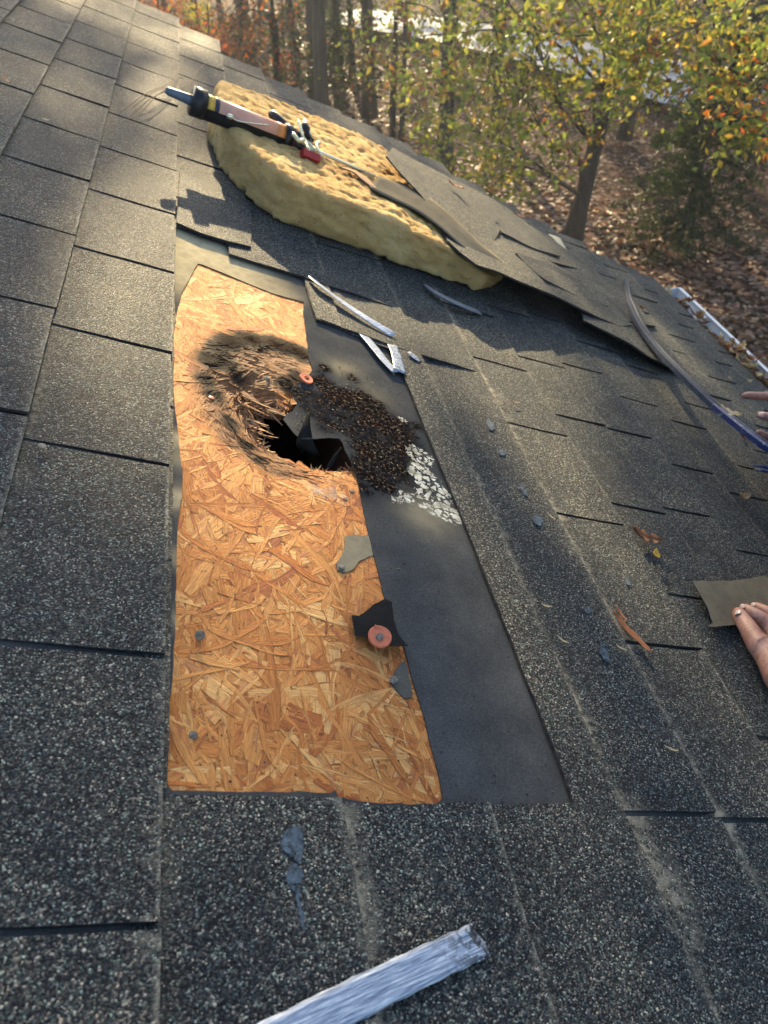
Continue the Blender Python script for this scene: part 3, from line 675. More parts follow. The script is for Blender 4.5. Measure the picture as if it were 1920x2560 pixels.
for (x, y) in rim:
    fr = tripx(RM @ Vector((x, y, HB)))
    if fr[0] > 800 and fr[1] < 1150: continue
    if fr[0] > 735 and fr[1] < 1050: continue
    inw = Vector((vc[0]-x, vc[1]-y)).normalized()
    for q in range(3):
        dx, dy = inw.x*random.uniform(-.3, 1)+random.gauss(0, .5), inw.y*random.uniform(-.3, 1)+random.gauss(0, .5)
        t = (x-inw.x*random.uniform(0, .012), y-inw.y*random.uniform(0, .012), HB-.012-random.uniform(0, .008), dx, dy, random.uniform(-.5, .6), random.uniform(.008, .026), random.uniform(.0015, .005))
        (sp1 if random.random() < (.7 if fr[1] < 1090 else .4) else sp2).append(t)
for i in range(46):   # long brown strands hanging in the upper left of the hole
    a, b_ = P(random.uniform(600, 640), random.uniform(975, 1040), HB)
    sp1.append((a, b_, HB-random.uniform(.008, .03), random.uniform(.2, 1), random.uniform(-1, -.1), random.uniform(-.6, .12), random.uniform(.02, .05), random.uniform(.002, .006)))
a, b_ = P(604, 985, HB); sp1.append((a, b_, HB+.003, *(Vector((*P(715, 1062, HB), .004))-Vector((a, b_, 0)))[:3], .075, .009)); sp1.append((a+.002, b_-.004, HB+.001, *(Vector((*P(690, 1040, HB), 0))-Vector((a, b_, 0)))[:3], .055, .012))
a, b_ = P(672, 1028, HB); sp2.append((a, b_, HB+.002, *(Vector((*P(740, 1050, HB), 0))-Vector((a, b_, 0)))[:3], .042, .003))
splinters('torn_strands', sp1, M['torn'], deck); splinters('pale_splinters', sp2, M['tornpale'], deck)
# --- attic void: box below with a rafter glimpsed
def box(x0, x1, y0, y1, z0, z1, inv=False):
    V = [(x0, y0, z0), (x1, y0, z0), (x1, y1, z0), (x0, y1, z0), (x0, y0, z1), (x1, y0, z1), (x1, y1, z1), (x0, y1, z1)]
    F = [(0, 3, 2, 1), (4, 5, 6, 7), (0, 1, 5, 4), (1, 2, 6, 5), (2, 3, 7, 6), (3, 0, 4, 7)]
    return V, ([f[::-1] for f in F] if inv else F)
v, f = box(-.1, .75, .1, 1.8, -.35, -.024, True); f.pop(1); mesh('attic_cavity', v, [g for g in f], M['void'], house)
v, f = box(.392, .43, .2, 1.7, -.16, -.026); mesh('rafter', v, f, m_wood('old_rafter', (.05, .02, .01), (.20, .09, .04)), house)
# --- underlayment: felt over everything, cut away over the board
fo = [(-.8, -.3), (1.893, -.3), (1.893, 2.40), (1.6, 2.5), (1.0, 2.9), (.3, 3.1), (.1, 3.4), (-.8, 3.5)]
osb_f = dens(PL(OSB, FZ), .012, .0012, 2)
roi = PL([(600, 740), (1180, 740), (1180, 1380), (860, 1380), (700, 1100)], FZ)
CR = blob([(800, 960, .020, .9), (850, 1000, .032, 1), (910, 1010, .035, 1), (960, 1060, .035, 1), (1000, 1090, .03, .9), (930, 1130, .035, 1), (980, 1170, .03, .9), (900, 1180, .025, .9), (1010, 1130, .02, .8), (830, 1070, .016, .7), (880, 950, .018, .6), (960, 1220, .022, .7), (810, 925, .014, .8), (1040, 1070, .015, .6), (905, 1230, .018, .5)])
BARE = blob([(770, 1000, .02, .8), (790, 1040, .02, .8), (745, 985, .01, .8), (800, 1075, .012, .7)])
COAT = blob([(760, 1000, .03, .8), (850, 1040, .05, .85), (930, 1090, .05, .85), (960, 1180, .045, .8), (1010, 1130, .03, .6), (900, 1230, .03, .5), (800, 940, .02, .6), (1060, 1130, .02, .5), (1060, 1230, .025, .5)])
WH = blob([(1030, 1130, .015, .9), (1062, 1150, .014, .8), (1040, 1180, .016, 1), (1070, 1210, .02, 1), (1100, 1250, .018, 1), (1090, 1285, .012, 1), (1125, 1290, .016, 1), (1132, 1302, .010, 1), (1045, 1150, .016, 1), (1085, 1230, .018, 1), (1110, 1270, .016, 1), (1055, 1190, .016, 1), (1050, 1240, .013, .7), (1005, 1240, .010, .9), (985, 1255, .008, .7), (1060, 1270, .012, .7), (1020, 1255, .01, .7), (1010, 1055, .009, .5)])
DUST_SUN = blob([(437, 800, .012, .9), (436, 950, .012, .8), (436, 1100, .014, .8), (440, 1250, .014, .7), (430, 1400, .012, .6), (428, 1550, .012, .45), (470, 620, .10, .9), (440, 690, .07, .8), (560, 660, .07, .75), (620, 700, .05, .7), (690, 725, .04, .6), (436, 1250, .02, .5), (436, 1150, .02, .4), (860, 930, .03, .35), (930, 1000, .03, .3), (1060, 1290, .04, .4), (950, 1150, .03, .2)])  # dusty left edge; upper blobs paint sunlight into the felt colour
def felt_h(x, y):
    c = float(CR(x, y))*(1-float(BARE(x, y))); wv = float(WH(x, y))
    return FZ+.0006*nz(x, y, 25, 1)+c*(.0014*nz(x, y, 60, 2)+.0010*nz(x, y, 130, 9)+.0006)+wv*.0007*nz(x, y, 60, 4)
V, F, mi = slab(dens(fo, .2), felt_h, .0012, [osb_f], .06, (roi, .0033))
V = np.array(V); X, Y = V[:, 0], V[:, 1]
mesh('underlayment', V, F, [M['felt'], M['dark']], house, mi, attrs={'crust': CR(X, Y)*(1-BARE(X, Y)), 'white': WH(X, Y), 'coat': np.clip(CR(X, Y)*1.1+BARE(X, Y)+COAT(X, Y), 0, 1), 'dust_sun': DUST_SUN(X, Y)*(1-CR(X, Y))})
# felt flaps standing in the hole
def felt_piece(name, pts3, label=None, mat=None, parent=None, thick=.0012):
    """pts3: rows of 3D points (grid)"""
    rows = [bez(r, 4) for r in pts3]; nr = len(rows); nc = len(rows[0]); V = [p for r in rows for p in r]; F = []
    for i in range(nr-1):
        for j in range(nc-1): a = i*nc+j; F.append((a, a+1, a+nc+1, a+nc))
    o = mesh(name, V, F, mat or M['felt'], parent, smooth=True)
    md = o.modifiers.new('thickness', 'SOLIDIFY'); md.thickness = thick; md.offset = 0
    return o
felt_piece('torn_felt_spike', [[P3(744, 1120, -.03), P3(740, 1105, -.012), P3(752, 1075, .004), P3(770, 1030, .008)], [P3(765, 1130, -.03), P3(768, 1100, -.010), P3(765, 1070, .006), P3(771, 1029, .009)], [P3(800, 1140, -.03), P3(785, 1110, -.012), P3(776, 1070, .002), P3(773, 1030, .008)]], mat=M['blackfelt'], parent=house)
felt_piece('torn_felt_flap', [[P3(815, 1172, -.02), P3(830, 1145, -.012), P3(853, 1118, -.006)], [P3(828, 1172, -.022), P3(842, 1148, -.016), P3(853, 1119, -.007)]], mat=M['blackfelt'], parent=house)

# --- shingles: courses of tabs, each overlapping the next one down the slope
random.seed(21)
SLOT = {9: None}
MAN = {6: [-.04, .218, .446, .722, .978, 1.235, 1.49, 1.74, 1.99, 2.24, 2.50, 2.76, 3.02, 3.27],
       7: [.045, .318, .57, .85, 1.1, 1.36, 1.60, 1.86, 2.12, 2.37, 2.62, 2.88, 3.14],
       8: [1.74, 2.0, 2.24, 2.5, 2.75, 3.0], 9: [1.62, 1.87, 2.12, 2.37, 2.62, 2.87], 10: [.312, 1.74, 2.0, 2.25, 2.5, 2.75, 3.0],
       11: [.02, .308, .553, .808, 1.055, 1.285, 1.522, 1.77, 2.02, 2.26, 2.52, 2.77],
       12: [.42, .665, .874, 1.14, 1.36, 1.60, 1.86, 2.10, 2.36, 2.61],
       13: [.64, .64, .90, 1.145, 1.40, 1.65, 1.9, 2.15, 2.40, 2.65],
       14: [.56, .82, 1.07, 1.32, 1.57, 1.82, 2.07, 2.32, 2.56]}
SV = []; SF = []; SM = []; ST = []; SD = []
def add_tab(x0, x1, y0, y1, k, tone, lift=0.0, cutp=True, rag=.0008):
    """x0 hidden upper edge, x1 exposed lower edge"""
    outer = dens([(x0, y0), (x1, y0+random.uniform(-.001, .001)), (x1+random.uniform(-.0015, .0015), y1), (x0, y1)], .02, rag, k)
    A = np.array(outer); touches = inpoly(A[:, 0], A[:, 1], rem).any() or inpoly([ (x0+x1)/2], [(y0+y1)/2], rem).any() or any(x0 < p[0] < x1 and y0 < p[1] < y1 for p in rem)
    vs = [Vector(p) for p in outer]; es = [(i, (i+1) % len(outer)) for i in range(len(outer))]
    if touches:
        rd = remd; b = len(vs); vs += [Vector(p) for p in rd]; es += [(b+i, b+(i+1) % len(rd)) for i in range(len(rd))]
    st = .028 if y0 > 1.4 or x0 < .3 else .012; gx, gy = np.meshgrid(np.arange(x0+st/2, x1, st), np.arange(y0+st/2, y1, st)); gx = gx.ravel(); gy = gy.ravel()
    vs += [Vector((a+random.uniform(-.004, .004), b_+random.uniform(-.004, .004))) for a, b_ in zip(gx, gy) if pdist([a], [b_], outer)[0] > .006]
    if y0 < 3.2:
        for xr in (x0+.0188, x0+.0225, x0+.027, x1-.0045, x1-.0018):
            vs += [Vector((xr, v_)) for v_ in np.arange(y0+.008, y1-.006, .02)]
    r = delaunay_2d_cdt(vs, es, [], 0, 1e-7); V = np.array([tuple(v) for v in r[0]]); T = np.array([f for f in r[2] if len(f) == 3]); c = V[T].mean(1)
    kp = inpoly(c[:, 0], c[:, 1], outer)
    if touches: kp &= ~inpoly(c[:, 0], c[:, 1], rem_in)
    T = T[kp]
    if len(T) == 0: return
    ar = (V[T[:, 1], 0]-V[T[:, 0], 0])*(V[T[:, 2], 1]-V[T[:, 0], 1])-(V[T[:, 2], 0]-V[T[:, 0], 0])*(V[T[:, 1], 1]-V[T[:, 0], 1])
    T[ar < 0] = T[ar < 0][:, ::-1]
    used = np.unique(T); mp = -np.ones(len(V), int); mp[used] = np.arange(len(used)); V = V[used]; T = mp[T]; n = len(V); b = len(SV)
    bow = random.uniform(-.0012, .0016); E = {}
    for (x, y) in V:
        t = (x-x0)/(x1-x0); ty = (y-y0)/(y1-y0)
        SV.append((x, y, -.0045+.0058*t+bow*t*(abs(2*ty-1)**2)+.0009*nz(x, y, 9, 3)+lift*t*t)); ST.append(tone)
        e = (1.0 if x1-x < .0022 else 0)*(2.4 if k <= 8 else 1.2)*max(0, .7+1.2*nz(0, y, 7, k+30))
        e2 = math.exp(-((x-x0-.0225)/.0045)**2)*(1.9 if (k in (10, 8, 11) and y < 1.6) else (.35 if k in (6, 7) else .12))*max(0, .75+1.4*nz(0, y, 8, k))
        SD.append(max(e*.35, e2, float(SANDB(x, y))))
    for (x, y) in V: SV.append((x, y, SV[b+len(SV)-b-n][2]-.0042)); ST.append(tone); SD.append(0)
    for t in T: SF.append(tuple(b+i for i in t)); SM.append(0)
    for t in T:
        for i in range(3): E[(t[i], t[(i+1) % 3])] = 1
    for (p, q) in E:
        if (q, p) not in E:
            SF.append((b+q, b+p, b+p+n, b+q+n)); mx = (V[p][0]+V[q][0])/2
            SM.append(1 if mx > x1-.004 else 2)
SANDB = blob([(1585, 2075, .008, .8), (1610, 2130, .012, 1), (1650, 2200, .016, 1), (1690, 2270, .012, 1), (1260, 1050, .008, 1), (1290, 1115, .010, 1), (1250, 1000, .008, 1), (1590, 2050, .008, .9), (1720, 2340, .008, .9), (875, 2080, .006, .8), (1420, 1380, .01, .5), (1560, 1640, .01, .5)])
def y_far(a): return (a-.8)/.8
remd = dens(rem, .02, .0012, 3); rem_in = remd
for k in range(1, len(TK)):
    xa, xb = TK[k-1], TK[k]; x0 = xa-.018
    if k in MAN: sl_ = list(MAN[k])
    else:
        off = (.12 if k % 2 else 0)+random.uniform(-.02, .02); sl_ = [-.35+off+.25*i+random.uniform(-.008, .008) for i in range(17)]
    ye = endy((xa+xb)/2)
    sl_ = [-.32]+[v for v in sl_ if -.3 < v < ye-.05]+[ye+.03]
    for a, b_ in zip(sl_[:-1], sl_[1:]):
        g = random.uniform(.0026, .0036)+.0026*min(1, max(0, y_far(a))); tn = min(1, max(0, random.gauss(.5, .2)))
        add_tab(x0, xb, a+g, b_-g, k, tn, lift=random.choice([0, 0, .001, .002]))
mesh('shingles', SV, SF, [M['shingle'], M['edge'], M['dark']], house, SM, attrs={'tone': ST, 'sand': SD})
print('shingle verts', len(SV), 'flakes', cntf)
def loose_shingle(name, pxpts, hpts, label=None, thick=.0045, step=.02, rag=.001, tone=.5, hextra=None, mats=None, parent=None, cat=None, sub=0, quad=False):
    """irregular shingle piece: outline in photo coordinates, each vertex with its own height; the heights are interpolated"""
    pts = [P(a, b, h) for (a, b), h in zip(pxpts, hpts)]
    A = np.array(pts); H = np.array(hpts)
    if quad:
        def qf(x, y): x, y = (x-A[:, 0].mean())*2, (y-A[:, 1].mean())*2; return [1, x, y, x*x, x*y, y*y]
        co = np.linalg.lstsq(np.array([qf(*p) for p in pts]), H, rcond=None)[0]
    def hf(x, y):
        if quad: return max(.003, float(np.dot(qf(x, y), co)))+.0008*nz(x, y, 14, 2)
        d = np.hypot(A[:, 0]-x, A[:, 1]-y)+1e-4; w_ = 1/(d**2+.0016)**1.6; v = float((w_*H).sum()/w_.sum())
        return v+(hextra(x, y) if hextra else 0)+.0006*nz(x, y, 20, 2)
    V, F, mi = slab(dens(pts, .015, rag, 9), hf, thick, (), step)
    V = np.array(V); loc = Vector((*A.mean(0), 0))
    if parent is None:
        pr = None
    o = mesh(name, V-np.array(loc) if parent is None else V, F, mats or [M['shingle'], M['dark']], parent, mi, smooth=False, attrs={'tone': np.full(len(V), tone), 'sand': np.zeros(len(V)), 'dust_sun': np.full(len(V), .25), 'crust': np.zeros(len(V)), 'white': np.zeros(len(V)), 'wear': np.zeros(len(V))}, mw=None if parent else RM @ Matrix.Translation(loc))
    if label: tag(o, label, cat)
    return o
# tabs around the top of the cut
loose_shingle('cut_shingle', [(441, 556), (450, 430), (600, 470), (628, 520), (628, 616), (570, 602), (500, 580)], [.006, .003, .003, .003, .007, .008, .008], parent=house, tone=.45)
loose_shingle('cut_shingle', [(566, 585), (630, 560), (760, 600), (980, 690), (985, 768), (900, 738), (780, 700), (757, 690), (574, 634)], [.001, .001, .001, .001, .003, .003, .003, .003, .003], parent=house, tone=.3)
loose_shingle('cut_shingle', [(757, 690), (830, 708), (985, 772), (1180, 870), (1188, 927), (1100, 900), (985, 865), (900, 833), (791, 797), (778, 760)], [-.001, -.001, -.001, 0, .002, .003, .003, .002, 0, -.001], parent=house, tone=.2)
# the big lifted flaps lying over the foam
for pxs_, hs_, tn_ in [
  ([(1300, 548), (1370, 590), (1450, 648), (1530, 725), (1568, 790), (1500, 765), (1420, 715), (1350, 665), (1290, 620)], [.022, .014, .008, .006, .008, .014, .022, .032, .035], .35),
  ([(1150, 456), (1240, 500), (1320, 560), (1400, 622), (1448, 672), (1380, 655), (1300, 628), (1232, 606), (1190, 560)], [.070, .048, .026, .014, .012, .030, .048, .058, .068], .75),
  ([(964, 392), (982, 366), (1030, 396), (1100, 432), (1175, 470), (1215, 520), (1250, 575), (1236, 602), (1172, 590), (1150, 572), (1112, 548), (1078, 520), (1040, 472), (1008, 438)], [.126, .130, .115, .094, .074, .068, .062, .064, .072, .078, .086, .094, .106, .116], .55),
  ([(1440, 640), (1520, 700), (1600, 770), (1640, 815), (1556, 800), (1490, 770), (1420, 735), (1370, 700)], [.012, .008, .006, .006, .014, .022, .034, .040], .5),
  ([(1090, 548), (1170, 572), (1260, 604), (1350, 640), (1440, 690), (1540, 770), (1580, 812), (1550, 816), (1500, 795), (1440, 765), (1385, 738), (1300, 702), (1250, 680), (1190, 662), (1150, 630), (1120, 600)], [.080, .070, .055, .038, .022, .012, .014, .026, .038, .050, .058, .070, .074, .078, .082, .084], .7)]:
    loose_shingle('lifted_shingle', pxs_, hs_, parent=house, tone=min(1, max(0, tn_*1.5-.25)), step=.03, quad=True, rag=.0016)
loose_shingle('lifted_shingle', [(1190, 492), (1262, 515), (1345, 580), (1400, 640), (1330, 618), (1255, 580)], [.066, .054, .038, .030, .044, .062], parent=house, tone=.3, step=.03, quad=True)
loose_shingle('lifted_shingle', [(1290, 632), (1370, 655), (1450, 700), (1520, 765), (1440, 738), (1365, 700)], [.066, .050, .034, .026, .046, .064], parent=house, tone=.25, step=.03, quad=True)
loose_shingle('lifted_shingle', [(1440, 735), (1500, 740), (1580, 800), (1660, 850), (1715, 928), (1690, 925), (1640, 900), (1560, 850), (1500, 820), (1460, 800)], [.03, .012, .008, .006, .004, .014, .024, .034, .036, .036], parent=house, tone=.5, step=.03)

# --- eave: fascia, gutter, walls, the other roof face
ye0, ye1 = -2.0, 2.42
v, f = box(1.868, 1.888, ye0, ye1, -.20, -.03); mesh('fascia', v, f, M['white'], house)
prof = [(1.948, -.035), (1.948, -.13), (1.958, -.145), (2.02, -.145), (2.052, -.12), (2.058, -.075), (2.073, -.05), (2.073, -.034), (2.061, -.034), (2.061, -.046), (2.050, -.07), (2.044, -.115), (2.018, -.139), (1.96, -.139), (1.953, -.128), (1.953, -.035)]
c24, s24 = math.cos(R_(24)), math.sin(R_(24))
def gr(x, z): dx, dz = (x-1.948)*.95, z+.035; return (1.889+dx*c24-dz*s24, -.030+dx*s24+dz*c24)
prof = [gr(*q) for q in prof]
n = len(prof); V = [(x, y, z) for y in (ye0, ye1) for x, z in prof]; F = [(i, (i+1) % n, n+(i+1) % n, n+i) for i in range(n)]
gut = mesh('gutter', V, F, M['white'], house)
cp = [(1.948, -.035), (1.948, -.13), (1.958, -.145), (2.02, -.145), (2.052, -.12), (2.058, -.075), (2.073, -.05), (2.073, -.034)]; cp = [gr(*q) for q in cp]
m_ = len(cp); mesh('gutter_end_cap', [(x, ye1+.001, z) for x, z in cp]+[(x, ye1+.004, z) for x, z in cp], [tuple(range(m_))[::-1], tuple(range(m_, 2*m_))]+[(i, (i+1) % m_, m_+(i+1) % m_, m_+i) for i in range(m_)], M['white'], gut)
for y in (.9, 1.55, 2.2):
    v, f = box(1.952, 2.06, y, y+.02, -.046, -.042); v = [(*gr(q[0], q[2])[:1], q[1], gr(q[0], q[2])[1]) for q in v]; mesh('gutter_hanger', v, f, M['white'], gut)
# hidden face beyond the rake edge, ridge side and walls (world directions expressed in roof axes)
Wz = Vector((RMI.to_3x3() @ Vector((0, 0, 1)))); 
V = []; 
for x in np.linspace(-.8, 1.9, 12): e = endy(x); V.append(Vector((x, e, -.010)))
V2 = [p+Vector((0, 1.2, 0))-Wz*.55 for p in V]; N_ = len(V); V3 = [p+Vector((0, -.02, -.03)) for p in V]
F = [(i, i+1, N_+i+1, N_+i) for i in range(N_-1)]+[(i, 2*N_+i, 2*N_+i+1, i+1) for i in range(N_-1)]
mesh('hip_face', [tuple(p) for p in V+V2+V3], F, M['shingle'], house, attrs={'tone': np.full(3*N_, .5), 'sand': np.zeros(3*N_)})
V = [Vector((-.8, -2.0, -.02)), Vector((1.95, -2.0, -.02)), Vector((1.95, -.3, -.02)), Vector((-.8, -.3, -.02))]
mesh('lower_roof', V, [(0, 1, 2, 3)], M['shingle'], house, attrs={'tone': [.5]*4, 'sand': [0]*4})
xw = 1.75; a = Vector((xw, ye0, -.05)); b_ = Vector((xw, 2.35, -.05)); c = Vector((-.8, 3.3, -.05)); dn = -Wz*3.9
q = [a, b_, c]; mesh('wall', q+[p+dn for p in q], [(0, 3, 4, 1), (1, 4, 5, 2)], M['wall'], house)

# --- nails (fixed in the board)
def disc(r, th, seg=20, dome=.0, hole=0):
    V = []; F = []
    rr = [(r*.98, 0), (r, th*.5), (r*.93, th), (r*.5, th+dome*.7)] + ([(hole, th+dome*.4), (hole, 0)] if hole else [(r*.12, th+dome)])
    for (q, z) in rr:
        for k in range(seg): t = 2*math.pi*k/seg; V.append((q*math.cos(t), q*math.sin(t), z))
    for i in range(len(rr)-1):
        for k in range(seg): F.append((i*seg+k, i*seg+(k+1) % seg, (i+1)*seg+(k+1) % seg, (i+1)*seg+k))
    if not hole: F.append(tuple((len(rr)-1)*seg+k for k in range(seg)))
    F.append(tuple(range(seg))[::-1]) if not hole else None
    return [Vector(v) for v in V], F
def place(VF, px, py, h, tilt=(0, 0), sc=(1, 1)):
    V, F = VF; x, y = P(px, py, h); Rm = Matrix.Rotation(tilt[0], 3, 'X') @ Matrix.Rotation(tilt[1], 3, 'Y')
    return [Rm @ Vector((v.x*sc[0], v.y*sc[1], v.z))+Vector((x, y, h)) for v in V], F
def nail(px, py, h, r=.0055, mat='nail', tilt=(0, 0), label=None, shank=0):
    r *= .68
    v, f = place(disc(r, .0012, 18, .0006), px, py, h, tilt)
    if shank:
        x, y = P(px, py, h); v, f = join((v, f), tube([Vector((x, y, h)), Vector((x+.002, y+.002, h-shank))], .0016, 8))
    o = mesh('nail', v, f, M[mat], house, smooth=False)
    if label: o['label'] = label
nail(500, 1588, .0, .0075, 'rustynail', (.5, -.3), 'raised weathered nail standing above the board', .012)
nail(483, 1838, HB+.0015, .0055, 'nail', (.15, 0))
nail(528, 995, -.007, .0058, 'orange'); nail(105, 1116, .002, .0065, 'nail'); nail(862, 1248, HB+.001, .005, 'rustynail'); nail(878, 1228, HB+.001, .005, 'rustynail')
nail(668, 948, -.007, .007, 'nail', (.3, .2))
def washer(px, py, h, r, hole, tilt, nailed):
    v, f = place(disc(r, .0028, 28, -.0006, hole), px, py, h, tilt); o = mesh('cap_washer', v, f, M['orange'], house, smooth=False)
    if nailed: v, f = place(disc(hole*1.15, .0012, 16, .0004), px, py, h+.0022, tilt); mesh('nail_head', v, f, M['nail'], o)
    return o
washer(765, 948, -.002, .0115, .0045, (.1, .1), False)
# felt scraps left under nails
def scrap(pxs, h, dust_sun=.3, up=None, th=.0012, name='felt_scrap', mat=None):
    pts = PL(pxs, h); A = np.array(pts)
    V, F, mi = slab(dens(pts, .004, .0009, 6), (lambda x, y: h+.0004*nz(x, y, 60, 1)+(up(x, y) if up else 0)), th, (), .008)
    V = np.array(V); return mesh(name, V, F, [mat or M['felt'], M['dark']], house, mi, attrs={'dust_sun': np.full(len(V), dust_sun), 'crust': np.zeros(len(V)), 'white': np.zeros(len(V))})
scrap([(863, 1341), (885, 1336), (905, 1340), (922, 1337), (929, 1355), (936, 1386), (920, 1392), (895, 1405), (880, 1425), (860, 1432), (843, 1425), (840, 1408), (856, 1385), (862, 1360)], -.006, .45)
nail(854, 1418, -.0045, .0062, 'nail')
cap0 = P(949, 1593, 0)
def upf(x, y):  # near (lower) edge curls up
    yy = P(900, 1620, 0)[1]; return .006*max(0, min(1, (yy+.05-y)/.05))
scrap([(880, 1538), (897, 1540), (915, 1527), (935, 1510), (962, 1497), (980, 1505), (984, 1545), (992, 1590), (1010, 1615), (1016, 1620), (985, 1622), (945, 1618), (925, 1605), (908, 1597), (884, 1594)], -.003, .0, upf, mat=M['blackfelt'])
washer(949, 1593, .0035, .0130, .0036, (.25, -.2), True)
v, f = tube(bez([P3(937, 1564, .009), P3(947, 1568, .0085), P3(962, 1580, .0075)], 5), .0011, 6); mesh('peeled_rim', v, f, M['orange'], house)
scrap([(1000, 1660), (1012, 1651), (1022, 1680), (1032, 1735), (1027, 1744), (1010, 1745), (990, 1725), (975, 1705), (985, 1690), (990, 1675)], -.0058, .1)
nail(984, 1700, -.0035, .0062, 'nail', (.2, -.3))
# sealant spots and smears on the shingles
def spots(pxs, h=.0012, step=.006, name='sealant_spot'):
    pts = PL(pxs, h); V, F, mi = slab(dens(pts, .0025, .0028, 11), (lambda x, y: h+.0005*nz(x, y, 160, 1)), .0008, (), step)
    mesh(name, V, F, [M['sealant'], M['sealant']], house, mi)
spots([(718, 2072), (735, 2062), (752, 2066), (758, 2090), (760, 2120), (755, 2145), (748, 2160), (738, 2150), (725, 2135), (708, 2125), (704, 2100), (710, 2085)])
spots([(722, 2165), (740, 2158), (752, 2170), (764, 2190), (766, 2212), (742, 2208), (724, 2212), (716, 2190)], .0008)
spots([(722, 2212), (758, 2212), (752, 2240), (760, 2290), (766, 2325), (752, 2315), (746, 2270), (735, 2228)])
for c_ in [(1225, 1062, 12, 20), (1255, 1130, 15, 10), (1310, 1225, 10, 22), (1345, 1300, 18, 18), (1468, 1525, 12, 12), (1512, 1634, 16, 30), (1570, 1455, 8, 12)]:
    x, y, a, b_ = c_; a *= .75; b_ *= .8; spots([(x+a*math.cos(t)*random.uniform(.7, 1.1)+(.35*b_*math.sin(t)), y+b_*math.sin(t)*random.uniform(.8, 1.1)) for t in np.linspace(0, 2*math.pi, 9)[:-1]], .0016)
# tar scar lumps, open seam
def crumbs(name, pts, mats, parent=None, label=None):
    V = []; F = []
    ico = [(0, 0, 1), (.9, 0, .3), (.2, .9, .2), (-.8, .4, .3), (-.5, -.8, .2), (.5, -.7, .1), (0, 0, -.6)]
    fc = [(0, 1, 2), (0, 2, 3), (0, 3, 4), (0, 4, 5), (0, 5, 1), (6, 2, 1), (6, 3, 2), (6, 4, 3), (6, 5, 4), (6, 1, 5)]
    for (x, y, z, r) in pts:
        b = len(V); a = random.uniform(0, 6.28); ca, sa = math.cos(a), math.sin(a); ax = random.uniform(.6, 1.5)
        for (p, q, s) in ico:
            p *= ax; p2 = p*ca-q*sa; q2 = p*sa+q*ca; V.append((x+p2*r*random.uniform(.8, 1.2), y+q2*r*random.uniform(.8, 1.2), z+s*r*.7))
        F += [tuple(b+i for i in g) for g in fc]
    return V, F
ct = []
for i in range(480):
    a, b_ = random.choice([(850, 1000), (910, 1020), (960, 1070), (930, 1130), (980, 1170), (880, 1180), (820, 950), (1000, 1110), (780, 1060), (760, 1000)]); a += random.gauss(0, 46); b_ += random.gauss(0, 46)
    x, y = P(a, b_, FZ)
    if inpoly([x], [y], osb_in)[0]: continue
    if float(BARE(x, y)) > .4 and random.random() < .85: continue
    ct.append((x, y, FZ+.001+.002*random.random(), random.uniform(.0005, .0019)))
V, F = crumbs('tar_crumbs', ct, None)
b = NB('tar_grit'); o_ = b.obj(); M['tar'] = b.fin(b.ramp(b.sep(b.voro(o_, 260, out='Color'))[0], [(0, (.006, .006, .007)), (.7, (.012, .011, .011)), (.84, (.030, .024, .02)), (.91, (.18, .13, .09)), (1, (.45, .37, .27))]), .7, b.bump(b.noise(o_, 500, 3), .6, .001))
o = mesh('tar_crumbs', V, F, M['tar'], mw=RM); tag(o, 'black and brown tar grit crusted on the felt beside the hole', 'debris', kind='stuff')
ct = []
for i in range(260):
    a = random.uniform(960, 1400); b_ = random.uniform(1350, 2010)
    x, y = P(a, b_, FZ)
    if not inpoly([x], [y], rem)[0] or inpoly([x], [y], osb_in)[0]: continue
    ct.append((x, y, FZ+.0005, random.uniform(.0004, .0013)))
for i in range(120):
    x, y = P(random.uniform(430, 1100), random.uniform(1150, 2000), HB)
    if inpoly([x], [y], osb_in)[0]: ct.append((x, y, HB+.0015, random.uniform(.0004, .0012)))
V, F = crumbs('c', ct, None); o = mesh('loose_grit', V, F, M['black'], mw=RM); tag(o, 'small black grit scattered over the felt and bare board', 'debris', kind='stuff')
ct = []
for i in range(420):
    a = random.uniform(0, 1900); b_ = random.uniform(200, 2550); x, y = P(a, b_)
    if inpoly([x], [y], rem)[0] or x > 1.9 or y > 2.4: continue
    ct.append((x, y, .0025, random.uniform(.0006, .0016)))
V, F = crumbs('c', ct, None); o = mesh('pale_grit', V, F, M['pale'], mw=RM); tag(o, 'pale loose grit scattered over the grey shingles', 'debris', kind='stuff')

# ================================================================== FOAM BLOCK
fp = [(.205, 2.27), (.195, 2.05), (.215, 1.88), (.255, 1.76), (.33, 1.655), (.42, 1.648), (.52, 1.655), (.63, 1.645), (.74, 1.650), (.85, 1.648), (.93, 1.74), (.98, 1.82), (1.02, 2.05), (.98, 2.28), (.80, 2.36), (.60, 2.36), (.40, 2.33), (.28, 2.31)]
fl = Vector((.5, 1.95, 0))
foam = None
def fT(x): return float(np.interp(x, [.2, .6, .72, .85, 1.0], [.096, .092, .078, .048, .028]))
fo_ = dens(fp, .009)
fo_ = [(x+.004*nz(x, y, 30, 1), y+.004*nz(x, y, 30, 2)) for x, y in fo_]
V2, T2, bd2 = sheet(fo_, (), .0085)
dB = pdist(V2[:, 0], V2[:, 1], fo_)
top = []
for (x, y), d in zip(V2, dB):
    e = 1-(1-min(d/.010, 1))**2*.08
    e *= 1
    bm = (.0045*nz(x, y, 34, 4)+.0045*nz(x, y, 62, 8)+.004*nz(x, y, 12, 2)+.0032*nz(x, y, 125, 5))*(1 if x < .8 else .5)
    pit = -max(0, nz(x, y, 48, 21)-.22)*.03
    top.append((x, y, fT(x)*e+(bm+pit)*min(1, d/.012)))
V = list(top); F = [tuple(t) for t in T2]
nxt = {a: b for a, b in bd2}; start = bd2[0][0]; loop = [start]; cur = nxt[start]
while cur != start: loop.append(cur); cur = nxt[cur]
